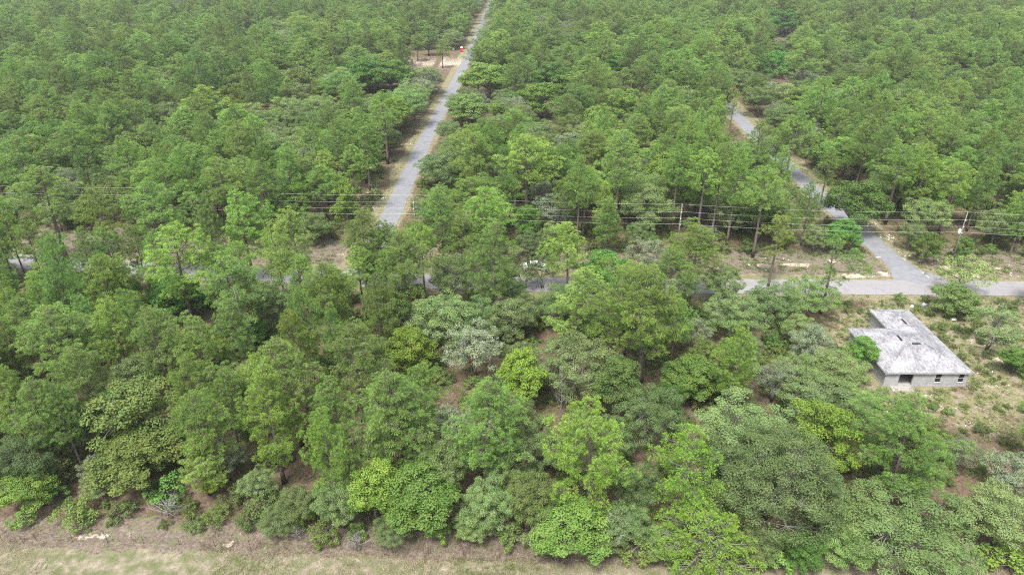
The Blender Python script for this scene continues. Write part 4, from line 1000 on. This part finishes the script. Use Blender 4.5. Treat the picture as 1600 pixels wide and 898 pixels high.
# pale rubble along the verges: one mass
rb = MB()
for px, py, n_, s_ in ((1440, 430, 26, 1.8), (1400, 400, 22, 2.2), (1380, 370, 18, 2), (1360, 350, 14, 2), (1475, 405, 14, 2.5), (1560, 424, 20, 5), (1590, 420, 14, 4), (1350, 428, 8, 1.8), (1338, 405, 6, 2), (590, 310, 22, 2), (580, 325, 20, 1.5), (640, 225, 10, 2), (700, 135, 12, 2), (1180, 414, 8, 5),
                       (1250, 415, 6, 5), (1290, 412, 3, 4), (1560, 580, 6, 4), (1540, 540, 5, 3), (1480, 640, 8, 5), (1400, 635, 8, 4), (690, 118, 6, 2), (708, 78, 5, 1)):
    cx_, cy_ = at(px, py)
    for _ in range(n_):
        x, y = cx_ + R.gauss(0, s_ * .6), cy_ + R.gauss(0, s_ * .45); s0 = R.uniform(.05, .16)
        if seg_dist(x, y, RIGHT_ROAD)[0] < 2.7 or seg_dist(x, y, CROSS_ROAD)[0] < 3.1 or (HX0 < x < HX1 and HY0 - .1 < y < HY1): continue
        if y > 110 and seg_dist(x, y, LEFT_ROAD)[0] < 2.8: continue
        rb.tube([(x, y, -.03), (x + R.uniform(-.05, .05), y, s0 * .35), (x, y + R.uniform(-.05, .05), s0 * .6)], [s0 * 1.2, s0, s0 * .45], 5)
tag(rb.build('rubble', M['chalk']), 'pale limestone rubble scattered along the verges', 'rubble', kind='stuff')
# sticks on the wood floor
st = MB()
for _ in range(900):
    y = R.uniform(46, 125); x = R.uniform(-.78, .78) * (y + 12)
    if y < strip_y(x) + 1.5 or seg_dist(x, y, CROSS_ROAD)[0] < 3.5 or np.hypot((x - 62) / 14, (y - 87) / 13) < 1: continue
    a = R.uniform(0, 6.28); L = R.uniform(.5, 2.4); st.tube([(x, y, .05), (x + math.cos(a) * L, y + math.sin(a) * L, R.uniform(.05, .4))], [R.uniform(.02, .05), .01], 4, False)
tag(st.build('fallen_sticks', M['dead']), 'pale fallen sticks on the wood floor', 'sticks', kind='stuff')

# ------------------------------------------------------------------ utility poles and wires
M['pole'] = flatmat('weathered_pole', [(.3, (.10, .092, .082)), (.7, (.20, .19, .175))], 4)
M['porcelain'] = flatmat('pale_insulator', [(.3, (.6, .6, .6)), (.7, (.75, .75, .75))], 3, .3)
M['zinc'] = flatmat('galvanised_steel', [(.3, (.42, .44, .45)), (.7, (.58, .6, .61))], 3, .45)
M['wire'] = flatmat('aluminium_wire', [(.3, (.40, .40, .40)), (.7, (.52, .52, .52))], 3, .5)
PA = at(1056.5, 397); PB = at(1486, 411)
sx_, sy2 = PB[0] - PA[0], PB[1] - PA[1]
POLES = [(PA[0] + k * sx_, PA[1] + k * sy2 + (1.2 if k < 0 else 0)) for k in (-3, -2, -1, 0, 1, 2)]
HTS = (10.45, 9.0, 7.7, 6.5)
PLAB = ['grey wooden utility pole standing farthest left among the pines', 'grey wooden utility pole behind the pines left of the left side road', 'grey wooden utility pole hidden by pines at the left side road mouth', 'slim grey utility pole in front of the tall pines, no transformer', 'leaning-looking utility pole with grey transformer beside the right side road', 'grey wooden utility pole beyond the right picture edge']
for k, (x, y) in enumerate(POLES[1:5]):
    k += 1
    o = empty('utility_pole', (x, y, 0)); tag(o, PLAB[k], 'utility pole', 'utility poles along the cross road')
    mb = MB(); mb.tube([(0, 0, -.3), (0, 0, 5), (0, 0, 10.6)], [.15, .12, .085], 9); mb.build('shaft', M['pole'], o, True)
    for i, hh in enumerate(HTS):
        mb = MB(); yy_ = -.22 if i else 0
        zz_ = hh - (.04 if i else -.06)
        mb.tube([(0, yy_, zz_ - .16), (0, yy_, zz_ - .08), (0, yy_, zz_ - .07), (0, yy_, zz_ + .02)], [.05, .075, .05, .06], 8); mb.build('insulator', M['porcelain'], o, True)
        if i: mb = MB(); mb.tube([(0, -.08, zz_ - .12), (0, -.24, zz_ - .1)], .025, 5); mb.build('bracket', M['zinc'], o)
    if k in (4,):
        mb = MB(); mb.tube([(-.42, -.05, 6.15), (-.42, -.05, 6.2), (-.42, -.05, 7.0), (-.42, -.05, 7.08)], [.2, .26, .26, .18], 12); tr = mb.build('transformer', M['zinc'], o, True)
        mb = MB(); mb.tube([(-.36, -.05, 7.08), (-.36, -.05, 7.3)], [.05, .03], 6); mb.build('bushing', M['porcelain'], tr)
        mb = MB(); mb.tube([(-.3, 0, 7.3), (-.2, 0, 8.0), (-.12, 0, 8.3)], .04, 5); mb.build('fuse_cutout', M['black'], o)
    if k == 3:
        mb = MB(); mb.tube([(-.2, 0, 7.9), (-.2, 0, 8.5)], .06, 6); mb.build('fuse_cutout', M['black'], o)
WL = ['topmost of the four power wires strung over the cross road verge', 'second power wire from the top along the cross road', 'third power wire from the top along the cross road', 'lowest of the four wires along the cross road']
for i, hh in enumerate(HTS):
    mb = MB(); pts = []
    for (x0, y0), (x1, y1) in zip(POLES[:-1], POLES[1:]):
        for j in range(14):
            t = j / 14; pts.append((x0 + (x1 - x0) * t, y0 + (y1 - y0) * t - (.22 if i else 0), hh + .05 - .55 * 4 * t * (1 - t)))
    mb.tube(pts, .010 if i < 3 else .012, 4, False)
    tag(mb.build('power_wire', M['wire']), WL[i], 'power line', 'power wires along the cross road')

# ------------------------------------------------------------------ wire fence
M['rust'] = flatmat('rusty_steel', [(.3, (.055, .035, .028)), (.7, (.12, .075, .055))], 8)
fo = empty('wire_fence', (0, fence_y(0), 0)); tag(fo, 'old wire fence on thin dark posts along the mown strip', 'fence')
fxs = [at(52 + 56 * i, 853 + 1.9 * i)[0] for i in range(-1, 22)]
for x in fxs:
    mb = MB(); l = R.uniform(-.1, .1); mb.tube([(0, 0, -.2), (l, R.uniform(-.08, .08), 1.2)], .035, 5); p_ = mb.build('post', M['rust'], fo); p_.location = (x, fence_y(x) - fence_y(0), 0)
for hh in (.35, .7, 1.08):
    mb = MB(); mb.tube([(x, fence_y(x) - fence_y(0), hh + R.uniform(-.04, .04)) for x in fxs], .007, 3, False); mb.build('fence_wire', M['rust'], fo)

# ------------------------------------------------------------------ parked car
M['paint'] = flatmat('white_paint', [(.3, (.72, .74, .75)), (.7, (.78, .80, .81))], 1, .25, 0)
M['rubber'] = flatmat('tyre_rubber', [(.3, (.015, .015, .015)), (.7, (.03, .03, .03))], 6, .9)
cx_, cy_ = at(835, 421.5); cro = empty('parked_car', (cx_, cy_ + .4, .06), .03); tag(cro, 'white saloon car parked on the grass verge, half hidden by trees', 'car')
prof = [(-2.2, .28), (-2.22, .62), (-2.12, .82), (-1.45, .95), (-.8, 1.38), (.55, 1.42), (1.25, 1.02), (2.05, .86), (2.22, .6), (2.2, .28)]
bm = bmesh.new(); rows = []
for yv, k in ((-.86, .0), (-.80, 1), (.80, 1), (.86, 0)):
    rows.append([bm.verts.new((x * (1 if k else .985), yv * (.80 if z > 1.1 else 1), z if k else min(z, .93) * (.97 if z > .5 else 1.04))) for x, z in prof])
for a, b in zip(rows[:-1], rows[1:]):
    for i in range(len(prof) - 1): bm.faces.new((a[i], a[i + 1], b[i + 1], b[i]))
for r_, fl_ in ((rows[0], 0), (rows[-1], 1)): bm.faces.new(r_ if fl_ else r_[::-1])
for i in range(3): bm.faces.new((rows[i][0], rows[i + 1][0], rows[i + 1][-1], rows[i][-1]))
bmesh.ops.recalc_face_normals(bm, faces=bm.faces); me = bpy.data.meshes.new('body'); bm.to_mesh(me); bm.free(); me.materials.append(M['paint'])
bo = bpy.data.objects.new('body', me); COL.objects.link(bo); bo.parent = cro; bv = bo.modifiers.new('round', 'BEVEL'); bv.width = .05; bv.segments = 2
for s_ in (-1, 1):
    mb = MB(); yv = s_ * .80
    mb.poly([(-1.25, yv * 1.06, .96), (-.78, yv * .86, 1.30), (.5, yv * .86, 1.34), (1.05, yv * 1.06, 1.0)][::s_]); w_ = mb.build('side_window', M['glass'], cro)
    so = w_.modifiers.new('thick', 'SOLIDIFY'); so.thickness = .06; so.offset = 0
    for xw in (-1.38, 1.38):
        mb = MB(); mb.tube([(xw, s_ * .64, .31), (xw, s_ * .90, .31)], .315, 18); wh_ = mb.build('wheel', M['rubber'], cro, False)
        mb = MB(); mb.tube([(xw, s_ * .895, .31), (xw, s_ * .915, .31)], .19, 12); mb.build('hubcap', M['zinc'], wh_)
    mb = MB(); mb.box(2.12, 2.24, s_ * .62 - .16, s_ * .62 + .16, .62, .76); mb.build('headlight', M['porcelain'], cro)
mb = MB(); mb.poly([(-1.42, -.66, .99), (-1.42, .66, .99), (-.83, .56, 1.37), (-.83, -.56, 1.37)]); w_ = mb.build('rear_window', M['glass'], cro); so = w_.modifiers.new('thick', 'SOLIDIFY'); so.thickness = .05; so.offset = 0
mb = MB(); mb.poly([(1.2, -.66, 1.07), (.6, -.56, 1.405), (.6, .56, 1.405), (1.2, .66, 1.07)]); w_ = mb.build('windscreen', M['glass'], cro); so = w_.modifiers.new('thick', 'SOLIDIFY'); so.thickness = .05; so.offset = 0

# ------------------------------------------------------------------ portable toilet and small site things at the sandy lot
M['red'] = flatmat('red_plastic', [(.3, (.42, .02, .03)), (.7, (.52, .03, .045))], 2, .45)
tx, ty_ = at(721.5, 81.5); po = empty('portable_toilet', (tx, ty_, 0), .15); tag(po, 'red portable toilet with white roof at the sandy lot beside the road', 'portable toilet')
mb = MB(); mb.box(-.62, .62, -.62, .62, 0, .15); mb.build('base', M['rubber'], po)
mb = MB(); mb.box(-.6, .6, -.6, .6, .15, 2.15)
for i in range(4): mb.box(-.5 + i * .28, -.36 + i * .28, .6, .63, .3, 2.0)
mb.build('cabin', M['red'], po)
mb = MB(); mb.box(-.42, .42, -.64, -.602, .2, 2.0); d_ = mb.build('door', M['red'], po)
mb = MB(); mb.box(.28, .36, -.68, -.642, 1.0, 1.2); mb.build('handle', M['zinc'], d_)
mb = MB(); b0 = [(-.66, -.66, 2.152), (.66, -.66, 2.152), (.66, .66, 2.152), (-.66, .66, 2.152)]; t0 = [(-.5, -.4, 2.55), (.5, -.4, 2.55), (.5, .4, 2.55), (-.5, .4, 2.55)]
mb.poly(b0[::-1]); mb.poly(t0)
for i in range(4): mb.poly([b0[i], b0[(i + 1) % 4], t0[(i + 1) % 4], t0[i]])
mb.build('roof', M['white'], po)
lump('site_sign', 'small white board standing at the edge of the sandy lot', 'sign', 708.5, 78.5, .9, .25, 1.1, M['white'], .1)

# ------------------------------------------------------------------ haze: even thin air over the whole place
gxs, gys = float(gx.max() - gx.min()), float(gy.max() - gy.min())
hm, nt, out = newmat('thin_haze')
pv = N(nt, 'ShaderNodeVolumePrincipled')
pv.inputs['Color'].default_value = (.88, .93, 1, 1); pv.inputs['Density'].default_value = .00016; pv.inputs['Anisotropy'].default_value = .3
nt.links.new(pv.outputs[0], out.inputs['Volume'])
mb = MB(); mb.box(float(gx.min()) - 20, float(gx.max()) + 20, float(gy.min()) - 20, float(gy.max()) + 20, -3.0, 62.0)
hz = mb.build('haze', hm); hz['kind'] = 'stuff'
tag(hz, 'thin pale haze over the forest', 'haze')
SC.cycles.volume_bounces = 1
